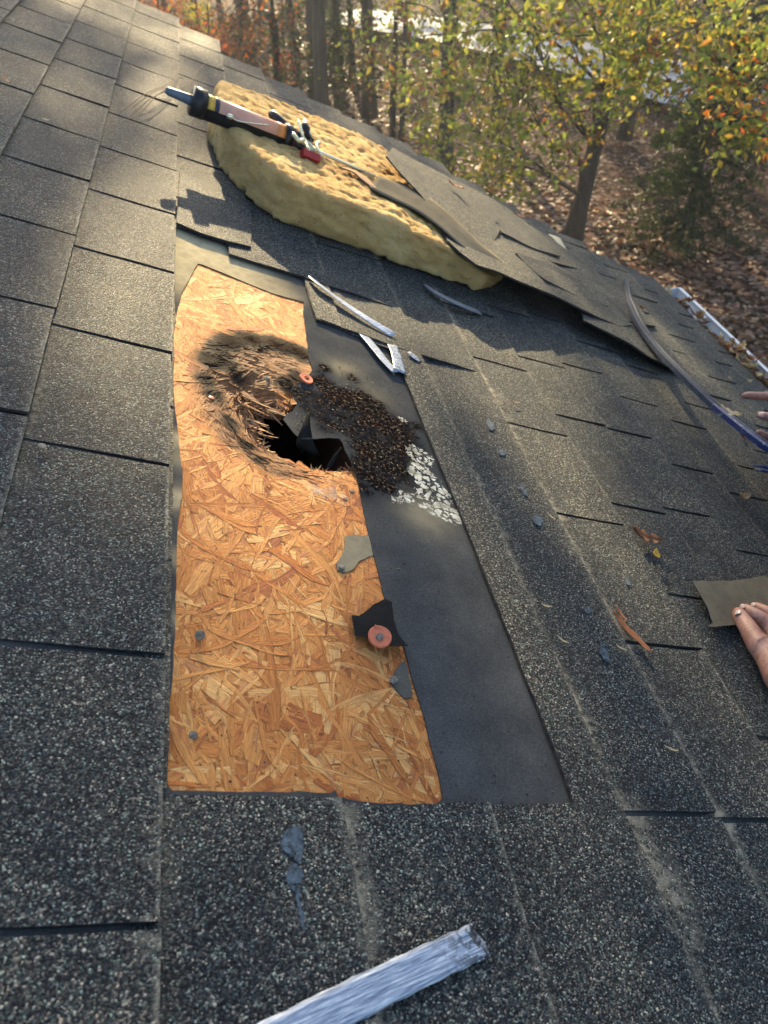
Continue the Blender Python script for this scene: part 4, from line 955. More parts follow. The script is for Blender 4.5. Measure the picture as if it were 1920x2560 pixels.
prev = loop; NR = 14; cen = np.array(fp).mean(0); nl_ = len(loop)
for j in range(1, NR+1):
    t = j/NR; new = []
    for i, vi in enumerate(loop):
        x, y, z0 = top[vi]; pa = V2[loop[i-3]]; pb = V2[loop[(i+3) % nl_]]; tg = pb-pa; nr = np.array([tg[1], -tg[0]]); nr /= np.linalg.norm(nr)+1e-9
        zb = .003+.012*max(0, nz(x, y, 45, 3)+.15)+.006*max(0, nz(x, y, 120, 3))
        out = .003*math.sin(math.pi*t)+.006*mnoise.noise(Vector((x*24, y*24, t*2.5)))+.004*mnoise.noise(Vector((x*70, y*70, t*7)))+.0025*mnoise.noise(Vector((x*160, y*160, t*16)))-.002*t
        out -= .030*max(0, mnoise.noise(Vector((x*42, y*42, t*3.5+7)))-.30)
        new.append(len(V)); V.append((x+nr[0]*out, y+nr[1]*out, z0*(1-t)+zb*t))
    for i in range(nl_): a, b = prev[i], prev[(i+1) % nl_]; F.append((a, new[i], new[(i+1) % nl_], b))
    prev = new
F.append(tuple(prev)[::-1] if False else tuple(prev[::-1]))
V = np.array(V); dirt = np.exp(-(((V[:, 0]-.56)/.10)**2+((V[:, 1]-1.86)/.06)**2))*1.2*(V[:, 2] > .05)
o = mesh('foam_block', V-np.array(fl), F, M['foam'], mw=RM @ Matrix.Translation(fl), smooth=True, attrs={'dirt': np.clip(dirt, 0, 1)})
tag(o, 'ragged yellow foam block lying on the shingles under the caulking gun', 'foam block')

# ================================================================== CAULKING GUN
GA = Vector((*P(484, 253, .112), .112)); GB = Vector((*P(714, 343, .106), .106)); GX_ = (GB-GA).normalized()
gun = thing('caulking_gun', 'black caulking gun with salmon pink cartridge lying across the foam', 'caulking gun', tuple(GA.lerp(GB, .5)-Vector((0, 0, .03))))
gl = GA.lerp(GB, .5)-Vector((0, 0, .03))
upg = Vector((0, 0, 1)); sd = GX_.cross(upg).normalized(); ug = sd.cross(GX_)   # sd points to -y (camera) or +y
if sd.y > 0: sd = -sd
Lg = (GB-GA).length; RG = .0265
def gp(a, s=0, u=0): return GA+GX_*a+sd*s+ug*u-gl
def gpart(name, VF, mat, parent=gun, smooth=True, mi=None):
    return mesh(name, VF[0], VF[1], mat, parent, smooth=smooth, mi=mi)
b = NB('salmon_label'); o_ = b.obj(); lab = b.fin(b.ramp(b.noise(o_, 30, 3), [(.3, (.66, .30, .20)), (.7, (.78, .42, .30))]), .4)
def cyl(a0, a1, r, seg=28): return tube([gp(a0), gp(a1)], r, seg)
gpart('cartridge', cyl(.052, Lg-.03, RG-.002), lab)
gpart('label_band', cyl(.024, .042, RG-.0018), m_plain('mustard_band', (.55, .34, .05), .4)); gpart('label_band', cyl(.042, .052, RG-.0018), m_plain('navy_band', (.03, .03, .06), .4)); gpart('label_band', cyl(Lg-.03, Lg-.008, RG-.0018), m_plain('orange_band', (.70, .25, .06), .4))
# half-open cradle on the near, lower side
V = []; F = []; m_ = 17
for a in (.0, Lg):
    for r in (RG, RG+.002):
        for k in range(m_): t = R_(-205+k*170/(m_-1)); V.append(gp(a, math.cos(t)*-r if False else math.cos(t+R_(40))*r, math.sin(t+R_(40))*r))
def ix(e, r, k): return e*2*m_+r*m_+k
for k in range(m_-1):
    F += [(ix(0, 1, k), ix(0, 1, k+1), ix(1, 1, k+1), ix(1, 1, k)), (ix(0, 0, k), ix(1, 0, k), ix(1, 0, k+1), ix(0, 0, k+1)), (ix(0, 0, k), ix(0, 0, k+1), ix(0, 1, k+1), ix(0, 1, k)), (ix(1, 0, k), ix(1, 1, k), ix(1, 1, k+1), ix(1, 0, k+1))]
for k in (0, m_-1): F.append((ix(0, 0, k), ix(0, 1, k), ix(1, 1, k), ix(1, 0, k)))
gpart('frame', (V, F), M['black'])
gpart('front_cap', cyl(-.004, .024, RG+.004), M['black']); gpart('rear_cap', cyl(Lg-.008, Lg+.010, RG+.003), M['black']); gpart('rear_ring', cyl(Lg+.010, Lg+.016, RG+.0015), M['maroon'])
gpart('nozzle', tube([gp(-.004), gp(-.012), gp(-.055), gp(-.062)], [.011, .011, .0085, .006], 18), M['greyp'])
gpart('seal_pin', join(tube(bez([gp(.075, RG+.010, .006), gp(.10, RG+.008, .004), gp(.165, RG-.002, .016)], 5), .0016, 8), tube([gp(.066, RG+.010, .006), gp(.070, RG+.010, .006), gp(.078, RG+.010, .006), gp(.082, RG+.010, .006)], [.002, .0055, .0055, .002], 12)), M['bright'])
rodA = GB+GX_*.01; rodB = Vector((*P(935, 441, .094), .094))
gpart('plunger_rod', tube([rodA-gl, rodB-gl], .0042, 10), M['bright'])
# yoke, trigger, grip behind the barrel
def g3(px, py, h): return Vector((*P(px, py, h), h))-gl
gpart('yoke', join(tube([g3(728, 345, .11), g3(765, 372, .105)], [.016, .012], 8), tube([g3(735, 330, .125), g3(770, 345, .12), g3(778, 365, .112)], .006, 7)), M['black'], smooth=False)
gpart('red_catch', tube([g3(755, 382, .104), g3(797, 400, .10)], [.0125, .0115], 4), M['red'], smooth=False)
gpart('grip', tube(bez([g3(676, 283, .125), g3(695, 298, .125), g3(718, 318, .122), g3(735, 335, .118)], 4), [.007, .011, .0125, .0125, .012, .0115, .011, .011, .0105, .010, .009, .008, .008], 12), M['black'])
gpart('trigger', tube(bez([g3(759, 308, .14), g3(766, 322, .135), g3(770, 340, .125), g3(782, 352, .118)], 4), [.006, .008, .009, .009, .009, .008, .007, .006, .006, .005, .005, .005, .005], 10), M['black'])
M['cream'] = m_plain('cream_zinc', (.70, .66, .42), .3, .5, .15, 60)
gpart('trigger_linkage', join(tube(bez([g3(747, 303, .14), g3(752, 322, .132), g3(758, 345, .122), g3(775, 362, .115), g3(790, 378, .112)], 4), .0042, 8),
      tube(bez([g3(762, 300, .142), g3(772, 322, .136), g3(776, 336, .13), g3(788, 345, .12)], 4), .0026, 8),
      tube(bez([g3(718, 320, .122), g3(742, 345, .12), g3(772, 368, .112), g3(790, 384, .106)], 4), .0036, 8),
      tube(bez([g3(797, 356, .118), g3(791, 362, .115), g3(796, 380, .108), g3(806, 392, .102)], 4), .0038, 8), tube(bez([g3(733, 335, .13), g3(748, 352, .125), g3(760, 352, .12), g3(772, 378, .112)], 4), .0048, 8)), M['cream'])
gpart('rod_hook', join(tube(bez([g3(799, 357, .118), g3(793, 362, .114), g3(797, 380, .106), g3(808, 394, .10)], 4), .004, 8)), M['bright'])

# ================================================================== grey strip over foam and flap
def ribbon3(name, mids, widths, side, mat, label, cat, thick=.002, group=None, wear=None, dust_sun=.3, subdiv=6):
    mids = [Vector(m) for m in mids]; path = bez(mids, subdiv); ws = np.interp(np.linspace(0, 1, len(path)), np.linspace(0, 1, len(widths)), widths)
    loc = sum(path, Vector())/len(path); V = []; F = []; nw = 7; wr = []
    for i, p in enumerate(path):
        d = (path[min(i+1, len(path)-1)]-path[max(i-1, 0)]).normalized(); s = side(i/(len(path)-1), d) if callable(side) else d.cross(Vector((0, 0, 1))).normalized()
        for k in range(nw): u = (k/(nw-1)-.5); V.append(p+s*ws[i]*u*(1+.04*math.sin(i*2.3+k))-loc+d*(.004*nz(k*.3, i, 1, 4) if i in (0, len(path)-1) else 0)); wr.append(wear(i/(len(path)-1)) if wear else 0)
    for i in range(len(path)-1):
        for k in range(nw-1): a = i*nw+k; F.append((a, a+1, a+nw+1, a+nw))
    o = mesh(name, V, F, mat, mw=RM @ Matrix.Translation(loc), smooth=True, attrs={'wear': wr, 'dust_sun': [dust_sun]*len(V), 'crust': [0]*len(V), 'white': [0]*len(V)})
    md = o.modifiers.new('thickness', 'SOLIDIFY'); md.thickness = thick; md.offset = 0
    return tag(o, label, cat, group)
U_ = [(946, 440, .098), (1020, 468, .096), (1080, 500, .095), (1140, 550, .090), (1200, 610, .080), (1252, 650, .070), (1292, 690, .060)]
L_ = [(922, 470, .097), (968, 494, .095), (1034, 525, .094), (1094, 566, .090), (1152, 616, .080), (1215, 662, .068), (1278, 695, .058)]
U3 = bez([P3(*q) for q in U_], 5); L3 = bez([P3(*q) for q in L_], 5); loc = sum(U3, Vector())/len(U3); V = []; F = []
for a_, b_ in zip(U3, L3):
    for k in range(7): V.append(a_.lerp(b_, k/6)-loc+Vector((0, 0, .002*math.sin(k*1.1))))
for i in range(len(U3)-1):
    for k in range(6): a = i*7+k; F.append((a, a+7, a+8, a+1))
o = mesh('felt_strip', V, F, M['strip'], mw=RM @ Matrix.Translation(loc), smooth=True, attrs={'dust_sun': [.2]*len(V), 'crust': [0]*len(V), 'white': [0]*len(V)})
md = o.modifiers.new('thickness', 'SOLIDIFY'); md.thickness = .0018; tag(o, 'long flat grey strip bridging the foam and the lifted shingles', 'felt strip')
ribbon3('sliver', [P3(850, 418, .10), P3(885, 430, .099), P3(915, 452, .097), P3(940, 475, .095)], [.004, .022, .03, .012], None, M['torn'], 'rusty brown splintered wood scrap on the foam at the strip end', 'wood scrap', .003)
# tape strips and scraps
T1 = ribbon3('tape_strip', [P3(772, 690, .006), P3(800, 712, .010), P3(850, 750, .009), P3(920, 798, .008), P3(985, 838, .006)], [.006, .016, .020, .016, .018], lambda t, d: (d.cross(Vector((0, 0, 1))).normalized()+Vector((0, 0, .22*math.sin(t*5)))).normalized(), M['tape'], 'twisted silver ribbon lying over the dark cut shingle', 'tape strip', .0006)
ribbon3('tape_strip', [P3(900, 827, .001), P3(935, 868, .0015), P3(965, 905, .002), P3(987, 930, .002)], [.018, .019, .018, .014], None, M['tape'], 'short silver strip stuck across the felt above the crust', 'tape strip', .0006, wear=lambda t: .3)
ribbon3('tape_strip', [P3(980, 862, .004), P3(992, 890, .004), P3(1000, 930, .003)], [.020, .022, .024], None, M['tape'], 'crumpled grainy foil scrap at the tip of the short silver strip', 'tape strip', .0008, wear=lambda t: .7)
ribbon3('tape_strip', [P3(1022, 880, .006), P3(1036, 892, .006), P3(1050, 903, .005)], [.012, .016, .010], None, M['tape'], 'tiny torn foil chip right of the crumpled scrap', 'tape strip', .0008, wear=lambda t: .8)
ribbon3('tape_strip', [P3(900, 2424, .0035), P3(1000, 2380, .0035), P3(1100, 2340, .0035), P3(1204, 2300+48, .0035)][::-1][:1]+[P3(1080, 2405, .0035), P3(900, 2492, .0035), P3(640, 2625, .0035)], [.0262, .026, .026, .026], None, M['tape'], 'wide silver blue tape strip stuck on the shingles nearest the camera', 'tape strip', .0008, wear=lambda t: max(0, 1.1-t*3.2))
ribbon3('felt_scrap', [P3(1062, 712, .006), P3(1095, 735, .012), P3(1150, 762, .012), P3(1200, 782, .005)], [.012, .020, .022, .022], None, m_plain('slate_vinyl', (.12, .135, .16), .5, 0, .2, 30), 'curved slate grey strip resting on shingles below the foam', 'scrap', .0025)
ribbon3('felt_scrap', [P3(1385, 590, .012), P3(1415, 625, .008), P3(1450, 655, .006), P3(1478, 680, .006)], [.05, .012, .005, .012], None, m_plain('cream_scrap', (.45, .42, .28), .6, 0, .2, 30), 'pale cream torn scrap with a thin tail near the far roof edge', 'scrap', .002)

# ================================================================== PRY BAR
bp = [P3(1567, 698, .004), P3(1572, 742, .010), P3(1598, 806, .022), P3(1640, 866, .036), P3(1700, 930, .055), P3(1780, 1008, .075), P3(1860, 1074, .092), P3(1925, 1122, .10), P3(1990, 1160, .10), P3(2025, 1190, .092), P3(2010, 1205, .085), P3(1965, 1190, .08), P3(1922, 1175, .076)]
path = bez(bp, 6); bl = Vector(bp[4]); nP = len(path); V = []; F = []; mi = []
sec = [(-1, -.9), (-1, .7), (-.72, 1), (-.35, 1), (-.25, .35), (.25, .35), (.35, 1), (.72, 1), (1, .7), (1, -.9)]; ns = len(sec)
for i, p in enumerate(path):
    t = i/(nP-1); d = (path[min(i+1, nP-1)]-path[max(i-1, 0)]).normalized(); s = d.cross(Vector((0, 0, 1))).normalized(); u = s.cross(d)
    if t < .10: wd, th = .0085+.03*t, .0014+.03*t
    else: wd, th = .0165, .0065
    if t > .93: wd = .014; th = .003
    for (a, b) in sec: V.append(p+s*a*wd+u*b*th-bl)
for i in range(nP-1):
    for k in range(ns): F.append((i*ns+k, (i+1)*ns+k, (i+1)*ns+(k+1) % ns, i*ns+(k+1) % ns)); mi.append(1 if i/(nP-1) > .50 else 0)
F += [tuple(range(ns)), tuple((nP-1)*ns+k for k in range(ns))[::-1]]; mi += [0, 1]
bar = thing('pry_bar', 'blue and bare steel pry bar held above the shingles at right', 'pry bar', tuple(bl))
SPL = int((nP-1)*.44)
def sub(i0, i1, name, mat):
    Vv = V[i0*ns:(i1+1)*ns]; n_ = i1-i0; Ff = [(i*ns+k, (i+1)*ns+k, (i+1)*ns+(k+1) % ns, i*ns+(k+1) % ns) for i in range(n_) for k in range(ns)]+[tuple(range(ns)), tuple(n_*ns+k for k in range(ns))[::-1]]
    return mesh(name, Vv, Ff, mat, bar)
b = NB('worn_blue_enamel'); o_ = b.obj(); ch = b.ramp(b.noise(o_, 60, 5, .75), [(.56, 0), (.62, 1)])
wb = b.fin(b.mix(ch, (.010, .022, .10), (.30, .31, .30)), .38, metal=b.math('MULTIPLY', ch, .8))
sub(0, SPL, 'blade', M['steel']); sub(SPL, nP-1, 'handle', wb)
v = []; cl_ = []
for s_ in (-1, 1):
    e = Vector(bp[-1]); d = (Vector(bp[-1])-Vector(bp[-2])).normalized(); sd_ = d.cross(Vector((0, 0, 1))).normalized()
    cl_.append(tube([e+sd_*.006*s_-bl, e+d*.012+sd_*.008*s_-bl, e+d*.030+sd_*.009*s_-Vector((0, 0, .006))-bl], [.005, .0045, .0015], 8, flat=.6))
v, f = join(*cl_); mesh('claw', v, f, wb, bar, smooth=True)

# ================================================================== PERSON (one worker kneeling right of the frame; both hands reach into view)
b = NB('weathered_skin'); o_ = b.obj()
sk1 = b.ramp(b.noise(o_, 28, 4, .6), [(.3, (.34, .15, .10)), (.55, (.46, .23, .16)), (.75, (.54, .31, .23))])
crs = b.ramp(b.noise(b.mapp(o_, (1, 1, 1), (0, 0, .6)), 110, 4, .7, 1.5), [(.36, 0), (.50, 1)])
sk1 = b.mix(b.math('SUBTRACT', 1, crs), sk1, b.mix(.6, sk1, (.22, .08, .05)))
dirt = b.ramp(b.noise(o_, 30, 5, .7), [(.55, 0), (.75, .4)]); sk1 = b.mix(dirt, sk1, (.10, .06, .05))
SKIN = b.fin(sk1, .5, b.bump(b.noise(o_, 160, 4, .7), .5, .0012), **{'Subsurface Weight': .12, 'Subsurface Scale': .006})
pl = Vector((1.62, .70, 0))
person = thing('person', 'worker reaching in from the right, one hand pressing felt, one on the pry bar', 'person', tuple(pl))
def skinobj(name, chains, mat, sub=2):
    """chains of (point, radius) that may share their first point with an earlier chain"""
    V = []; E = []; Rr = []
    def idx(p, r):
        for i, q in enumerate(V):
            if (q-p).length < 1e-5: return i
        V.append(p); Rr.append(r); return len(V)-1
    for ch in chains:
        pv = None
        for p, r in ch:
            i = idx(Vector(p)-pl, r)
            if pv is not None: E.append((pv, i))
            pv = i
    me = bpy.data.meshes.new(name); me.from_pydata([tuple(v) for v in V], E, []); me.materials.append(mat)
    o = bpy.data.objects.new(name, me); COL.objects.link(o); o.parent = person
    md = o.modifiers.new('skin', 'SKIN'); md.use_smooth_shade = True
    for i, sv in enumerate(me.skin_vertices[0].data): sv.radius = (Rr[i], Rr[i]) if not isinstance(Rr[i], tuple) else Rr[i]; sv.use_root = (i == 0)
    s = o.modifiers.new('sub', 'SUBSURF'); s.levels = sub; s.render_levels = sub
    return o
# joints (roof axes; up is Wz)
def up(x, y, h): return Vector((x, y, 0))+Wz*h
pel = up(1.62, .62, .36); chest = up(1.50, .66, .62); neck = up(1.42, .68, .80); head = up(1.36, .70, .92)
shN = up(1.44, .50, .72); shF = up(1.46, .86, .72)
# lower hand: thumb and fingers pressing the felt
wr1 = P3(1955, 1715, .030); el1 = up(1.34, .34, .42)
pm1 = P3(1935, 1640, .030); kn_i = P3(1930, 1568, .026); 
wr2 = P3(2080, 1060, .135); el2 = up(1.60, 1.02, .42); pm2 = P3(2010, 1055, .12)
body = [[(pel, .15), (up(1.56, .64, .5), .14), (chest, .15), (neck, .06), (head, .085), (up(1.34, .70, 1.0), .07)],
        [(chest, .15), (shN, .065), (el1, .048), (wr1.lerp(el1, .12), .028), (wr1, .026), (pm1, (.030, .024))],
        [(chest, .15), (shF, .065), (el2, .048), (wr2, .027), (pm2, (.030, .022))],
        [(pel, .15), (up(1.60, .48, .30), .085), (up(1.30, .30, .10), .065), (up(1.62, .25, .07), .05), (up(1.78, .24, .05), .04)],
        [(pel, .15), (up(1.62, .80, .30), .085), (up(1.42, 1.02, .10), .065), (up(1.70, 1.06, .07), .05), (up(1.84, 1.06, .05), .04)],
        # lower hand: thumb (nearest), index, middle, ring, little
        [(pm1, (.030, .024)), (P3(1900, 1618, .026), .0185), (P3(1872, 1572, .022), .0140), (P3(1852, 1543, .018), .0120), (P3(1843, 1527, .012), .0085)],
        [(pm1, (.030, .024)), (kn_i, .0150), (P3(1896, 1544, .024), .0128), (P3(1868, 1526, .017), .0112), (P3(1852, 1518, .009), .0078)],
        [(pm1, (.030, .024)), (P3(1955, 1562, .026), .0140), (P3(1920, 1534, .024), .0118), (P3(1895, 1520, .015), .0104), (P3(1880, 1515, .008), .0074)],
        [(pm1, (.030, .024)), (P3(1985, 1570, .024), .0115), (P3(1955, 1530, .022), .0095), (P3(1938, 1516, .012), .0080), (P3(1930, 1514, .006), .0060)],
        [(pm1, (.030, .024)), (P3(2005, 1590, .022), .0105), (P3(1985, 1550, .020), .0085), (P3(1975, 1532, .010), .0070), (P3(1968, 1526, .006), .0055)],
        # upper hand closed on the bar: index beyond it, thumb on top, others curling underneath
        [(pm2, (.030, .022)), (P3(1955, 990, .125), .0120), (P3(1900, 990, .118), .0100), (P3(1868, 988, .108), .0092), (P3(1853, 992, .098), .0070)],
        [(pm2, (.030, .022)), (P3(1965, 1052, .130), .0125), (P3(1932, 1045, .124), .0108), (P3(1908, 1040, .116), .0098), (P3(1896, 1036, .110), .0075)],
        [(pm2, (.030, .022)), (P3(1990, 1100, .100), .0115), (P3(1950, 1100, .080), .0098), (P3(1912, 1090, .074), .0090), (P3(1892, 1078, .078), .0070)],
        [(pm2, (.030, .022)), (P3(2000, 1130, .095), .0110), (P3(1965, 1130, .075), .0092), (P3(1935, 1122, .070), .0085), (P3(1920, 1112, .072), .0065)],
        [(pm2, (.030, .022)), (P3(2015, 1150, .095), .0100), (P3(1985, 1152, .075), .0082), (P3(1962, 1146, .070), .0072), (P3(1950, 1140, .072), .0058)]]
skinobj('body', body, SKIN, 2)
# nails of the visible digits
NAILM = m_plain('fingernail', (.66, .48, .42), .3, 0, .08, 200, .05)
def fnail(c, d, nrm, w_, l_):
    d = Vector(d).normalized(); nrm = Vector(nrm).normalized(); s = d.cross(nrm).normalized(); nrm = s.cross(d); V = []; F = []; n1, n2 = 7, 6
    for i in range(n1):
        u = i/(n1-1)*2-1
        for j in range(n2):
            q = j/(n2-1); rr = math.sqrt(max(0, 1-(abs(u))**2.5)); L = l_*(q*(.55+.45*rr)); V.append(Vector(c)-pl+s*u*w_+d*L+nrm*(w_*.22*(1-u*u)+.0004-.0008*q*q))
    for i in range(n1-1):
        for j in range(n2-1): a = i*n2+j; F.append((a, a+1, a+n2+1, a+n2))
    o = mesh('fingernail', V, F, NAILM, person, smooth=True); md = o.modifiers.new('t', 'SOLIDIFY'); md.thickness = .0006
bpy.context.view_layer.update(); dg = bpy.context.evaluated_depsgraph_get(); bodyo = [o for o in person.children if o.name.startswith('body')][0]
be = bodyo.evaluated_get(dg); bmi = (RM @ Matrix.Translation(pl)).inverted()
def nail_on(px, py, tx, ty, w_, l_):
    o_ = bmi @ CAM; d_ = (bmi.to_3x3() @ ray(px, py)).normalized(); ok, loc, nr, _ = be.ray_cast(o_, d_)
    if not ok: print('nail missed', px, py); return
    d2_ = (bmi.to_3x3() @ (ray(tx, ty)-ray(px, py))).normalized(); d2_ = (d2_-nr*d2_.dot(nr)).normalized()
    fnail(loc+pl+nr*.0002-d2_*l_*.5, d2_, nr, w_, l_)
nail_on(1845, 1532, 1839, 1522, .0052, .011); nail_on(1856, 1518, 1846, 1512, .0046, .010); nail_on(1883, 1514, 1873, 1508, .0045, .009); nail_on(1904, 1037, 1893, 1035, .0056, .012)
# clothing
skinobj('sleeve', [[(wr1-(el1-wr1)*.045, .034), (wr1+(el1-wr1)*.10, .038), (wr1+(el1-wr1)*.2, .040), (el1, .058), (shN, .078)]], M['sleeve'], 2)
skinobj('sleeve', [[(wr2+(el2-wr2)*.10, .036), (el2, .056), (shF, .078)]], M['sleeve'], 2)
skinobj('jacket', [[(pel, .165), (up(1.56, .64, .5), .155), (chest, .165), (neck+(chest-neck)*.35, .10)], [(chest, .165), (shN, .08)], [(chest, .165), (shF, .08)]], M['sleeve'], 2)
skinobj('trousers', [[(pel, .16), (up(1.60, .48, .30), .098), (up(1.30, .30, .10), .076), (up(1.62, .25, .07), .062), (up(1.76, .24, .055), .052)], [(pel, .16), (up(1.62, .80, .30), .098), (up(1.42, 1.02, .10), .076), (up(1.70, 1.06, .07), .062), (up(1.82, 1.06, .055), .052)]], M['pants'], 2)
# head: face and hair
def ellips(c, r, name, mat, seg=16, rings=10, cut=None):
    V = []; F = []
    for i in range(rings+1):
        a = math.pi*i/rings
        for k in range(seg): t = 2*math.pi*k/seg; V.append(Vector(c)-pl+Vector((r[0]*math.sin(a)*math.cos(t), r[1]*math.sin(a)*math.sin(t), r[2]*math.cos(a))))
    for i in range(rings):
        for k in range(seg): F.append((i*seg+k, i*seg+(k+1) % seg, (i+1)*seg+(k+1) % seg, (i+1)*seg+k))
    return mesh(name, V, F, mat, person, smooth=True)
ellips(head+Wz*.04+Vector((.02, 0, 0)), (.092, .085, .095), 'hair', m_plain('brown_hair', (.05, .03, .02), .8, 0, .4, 200))
ellips(head+Vector((-.088, 0, -.01)), (.022, .014, .025), 'nose', SKIN)
for s_ in (-1, 1): ellips(head+Vector((-.075, .03*s_, .02)), (.012, .013, .010), 'eye', m_plain('eye_white', (.5, .5, .5), .2))
# the felt piece under the hand
fpz = [(1733, 1450), (1765, 1452), (1830, 1451), (1870, 1447), (1912, 1437), (1935, 1450), (1965, 1500), (1985, 1545), (1900, 1558), (1840, 1564), (1790, 1568), (1770, 1566), (1782, 1556), (1777, 1545), (1770, 1520), (1755, 1490)]
fh = [.016, .013, .010, .009, .010, .009, .006, .006, .005, .006, .010, .012, .011, .011, .012, .014]
o = loose_shingle('felt_piece', fpz, fh, 'loose brown grey felt piece pressed down under the worker hand', thick=.0012, step=.012, mats=[M['brownfelt'], M['dark']], cat='felt piece')

# ================================================================== LEAVES AND LITTER ON THE ROOF
def oakleaf(L, curl, seed, kind='oak'):
    random.seed(seed); n = 14; V = []; F = []
    for i in range(n+1):
        t = i/n
        if kind == 'oak': wv = (.20*math.sin(math.pi*min(1, t*1.02))**.7)*(1+.55*math.sin(t*22+seed))+.02
        elif kind == 'narrow': wv = .08*math.sin(math.pi*t)**.6*(1+.2*math.sin(t*17+seed))+.008
        else: wv = .26*math.sin(math.pi*t)**.8*(1+.15*math.sin(t*15+seed))+.01
        if i < 2: wv = .012
        wv *= L
        for s in (-1, -.5, 0, .5, 1):
            x = (t-.5)*L; y = s*wv; z = curl*L*((t-.5)**2*1.2+abs(s)**2*.16*(1 if kind != 'narrow' else .6))+.01*L*math.sin(9*t+s*3+seed)
            V.append((x, y, z))
    for i in range(n):
        for k in range(4): a = i*5+k; F.append((a, a+5, a+6, a+1))
    return V, F
def leaf(px, py, h, L, rot, curl, col, label, kind='oak', group=None, tilt=(0, 0), seed=None, xyz=None, name='dead_leaf'):
    seed = seed if seed is not None else int(px+py)
    V, F = oakleaf(L, curl, seed, kind); p = Vector(xyz) if xyz else P3(px, py, h)
    k = np.clip(np.array(col)*np.array([[.8+.4*((i*7919) % 97)/97] for i in range(len(V))]), 0, 1)
    o = mesh(name, V, F, M['dleaf'], attrs={'lcol': k}, smooth=True, mw=RM @ Matrix.Translation(p) @ Matrix.Rotation(rot, 4, 'Z') @ Matrix.Rotation(tilt[0], 4, 'X') @ Matrix.Rotation(tilt[1], 4, 'Y'))
    md = o.modifiers.new('thickness', 'SOLIDIFY'); md.thickness = .0005
    tag(o, label, 'leaf', group); return o
BR, OR, YE, PA, TN = (.22, .095, .04), (.34, .13, .05), (.62, .42, .06), (.58, .47, .26), (.42, .28, .14)
leaf(1612, 1345, .006, .055, -.3, .5, BR, 'curled brown oak leaf lying left of the yellow leaf')
leaf(1640, 1388, .008, .022, 1.2, .6, YE, 'bright yellow crumpled leaf on the shingles', 'round')
leaf(1577, 1582, .004, .072, -1.15, .15, OR, 'long narrow brown leaf by the sealant spot', 'narrow')
leaf(1553, 1535, .004, .028, -1.45, .2, OR, 'tiny narrow leaf bit above the long narrow leaf', 'narrow')
leaf(1818, 1030, .006, .07, -.35, .4, PA, 'pale cream lobed leaf below the pry bar')
leaf(1778, 1016, .006, .022, .5, .8, PA, 'small pale round leaf left of the cream lobed leaf', 'round')
leaf(1868, 1100, .006, .055, -.3, .5, OR, 'rusty orange leaf beneath the worker fingers', 'narrow')
leaf(1856, 1244, .006, .032, .2, .9, TN, 'small tan crumpled leaf alone on the shingles above the felt piece', 'round')
leaf(1140, 466, .098, .05, -.3, .3, OR, 'orange red leaf on the lifted flap'); leaf(1222, 480, .10, .035, .4, .6, OR, 'little orange leaf at the roof edge above the flap', 'round')
leaf(1298, 540, .012, .05, -.3, .3, OR, 'rust red leaf on the shingles near the far rake edge'); leaf(1604, 771, .006, .03, .2, .8, BR, 'small curled leaf beside the bend of the pry bar', 'round')
leaf(1824, 982-34, .006, .025, 1.2, .5, TN, 'small tan leaf close to the leaf filled gutter', 'round'); leaf(1870, 972-18, .006, .022, .2, .9, PA, 'pale round leaf bit below the gutter leaves', 'round')
leaf(337, 170, .006, .03, -.4, .3, TN, 'small tan leaf bit high on the left shingles', 'narrow'); leaf(15, 200, .006, .045, -1.0, .3, OR, 'brown twig like leaf at the left edge', 'narrow'); leaf(115, 300, .005, .014, .5, .5, PA, 'tiny pale leaf crumb left of the pine needles', 'round')
for i, (a, b_) in enumerate([(1375, 1290), (1405, 1600), (1552, 1620), (1678, 1873), (1065+300, 1515+0), (1290, 1006)]):
    leaf(a, b_, .004, .016, -.9+.2*i, .4, PA, ['pale seed husk by the upper sealant spot', 'pale husk left of the lowest sealant spot', 'pale husk beside the long narrow leaf', 'pale husk near the lower right sand line', 'small pale husk right of the felt strip middle', 'pale husk high beside the felt strip'][i], 'narrow', name='seed_husk')
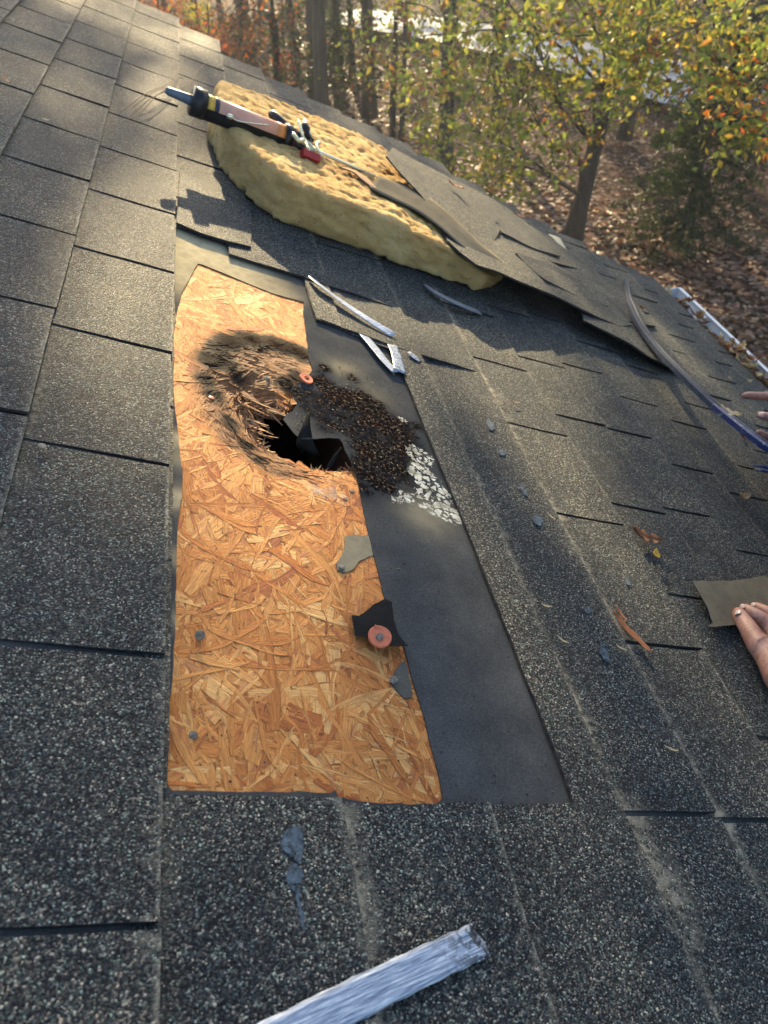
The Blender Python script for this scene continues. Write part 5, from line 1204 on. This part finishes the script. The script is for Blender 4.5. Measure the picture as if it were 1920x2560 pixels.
# gutter leaves
random.seed(5)
V = []; F = []
ys = np.linspace(.2, 2.40, 120)
for y in ys:
    for xx in np.linspace(1.962, 2.047, 7):
        zz = -.085+.045*min(1, max(0, (2.42-y)/.5))+.014*nz(xx, y, 40, 2)+.008*nz(xx, y, 110, 4); q = gr(xx, zz); V.append((q[0], y, q[1]))
for i in range(len(ys)-1):
    for k in range(6): a = i*7+k; F.append((a, a+7, a+8, a+1))
b = NB('rotting_litter'); o_ = b.obj(); mt = b.fin(b.ramp(b.noise(o_, 60, 5, .75), [(.35, (.015, .009, .006)), (.55, (.07, .035, .018)), (.7, (.26, .14, .07))]), .9, b.bump(b.noise(o_, 90, 4), 1, .01))
o = mesh('leaf_litter', V, F, mt, mw=RM, smooth=True); tag(o, 'brown rotting litter lying along the bottom of the gutter', 'litter', kind='stuff')
for i in range(100):
    y = random.choice([random.uniform(1.75, 2.0), random.uniform(1.6, 2.38), random.uniform(1.5, 2.38), random.uniform(1.2, 1.75)]); heap = 1.0 if y < 2.0 else .55
    x = random.uniform(1.96, 2.03); col = random.choice([BR, OR, TN, PA, BR, TN]); z = random.uniform(-.07, -.025)+heap*.035*random.random()
    leaf(0, 0, 0, random.uniform(.03, .062), random.uniform(0, 6.28), random.uniform(.4, 1.3), col, 'curled brown dead leaf in the heap filling the white gutter', random.choice(['oak', 'oak', 'round', 'narrow']), 'dead leaves in the gutter', (random.uniform(-.9, .9), random.uniform(-.9, .9)), seed=i*13+3, xyz=(gr(x, z)[0], y, gr(x, z)[1]))
# pine needles by the nozzle
random.seed(9)
pn = thing('pine_needles', 'bunch of dry pine needles caught at the caulking gun nozzle', 'pine needles', tuple(P3(425, 215, .01)))
pl0 = P3(425, 215, .01); parts = []
for (a, b_, c_, d) in [(425, 210, 295, 285), (420, 225, 315, 302), (430, 215, 345, 290), (425, 205, 448, 175), (470, 215, 512, 160), (430, 210, 462, 200), (425, 218, 330, 270)]:
    p, q = P3(a, b_, .02), P3(c_, d, .006); m_ = p.lerp(q, .5)+Vector((0, 0, .012)); parts.append(tube([u_-pl0 for u_ in bez([p, m_, q], 5)], .0009, 5))
v, f = join(*parts); mesh('needles', v, f, M['torn'], pn)

# ================================================================== HAZE (air of the wood)
v, f = box(-60, 60, -12, 95, -2, 19.5)
hz = mesh('haze', v, f, [], None); tag(hz, kind='stuff')
hm = bpy.data.materials.new('haze'); hm.use_nodes = True; t_ = hm.node_tree; t_.nodes.remove(t_.nodes['Principled BSDF'])
pv = t_.nodes.new('ShaderNodeVolumePrincipled'); pv.inputs['Color'].default_value = (.9, .93, 1.0, 1); pv.inputs['Density'].default_value = .0018; pv.inputs['Anisotropy'].default_value = .45
t_.links.new(pv.outputs[0], t_.nodes['Material Output'].inputs['Volume']); hz.data.materials.append(hm)
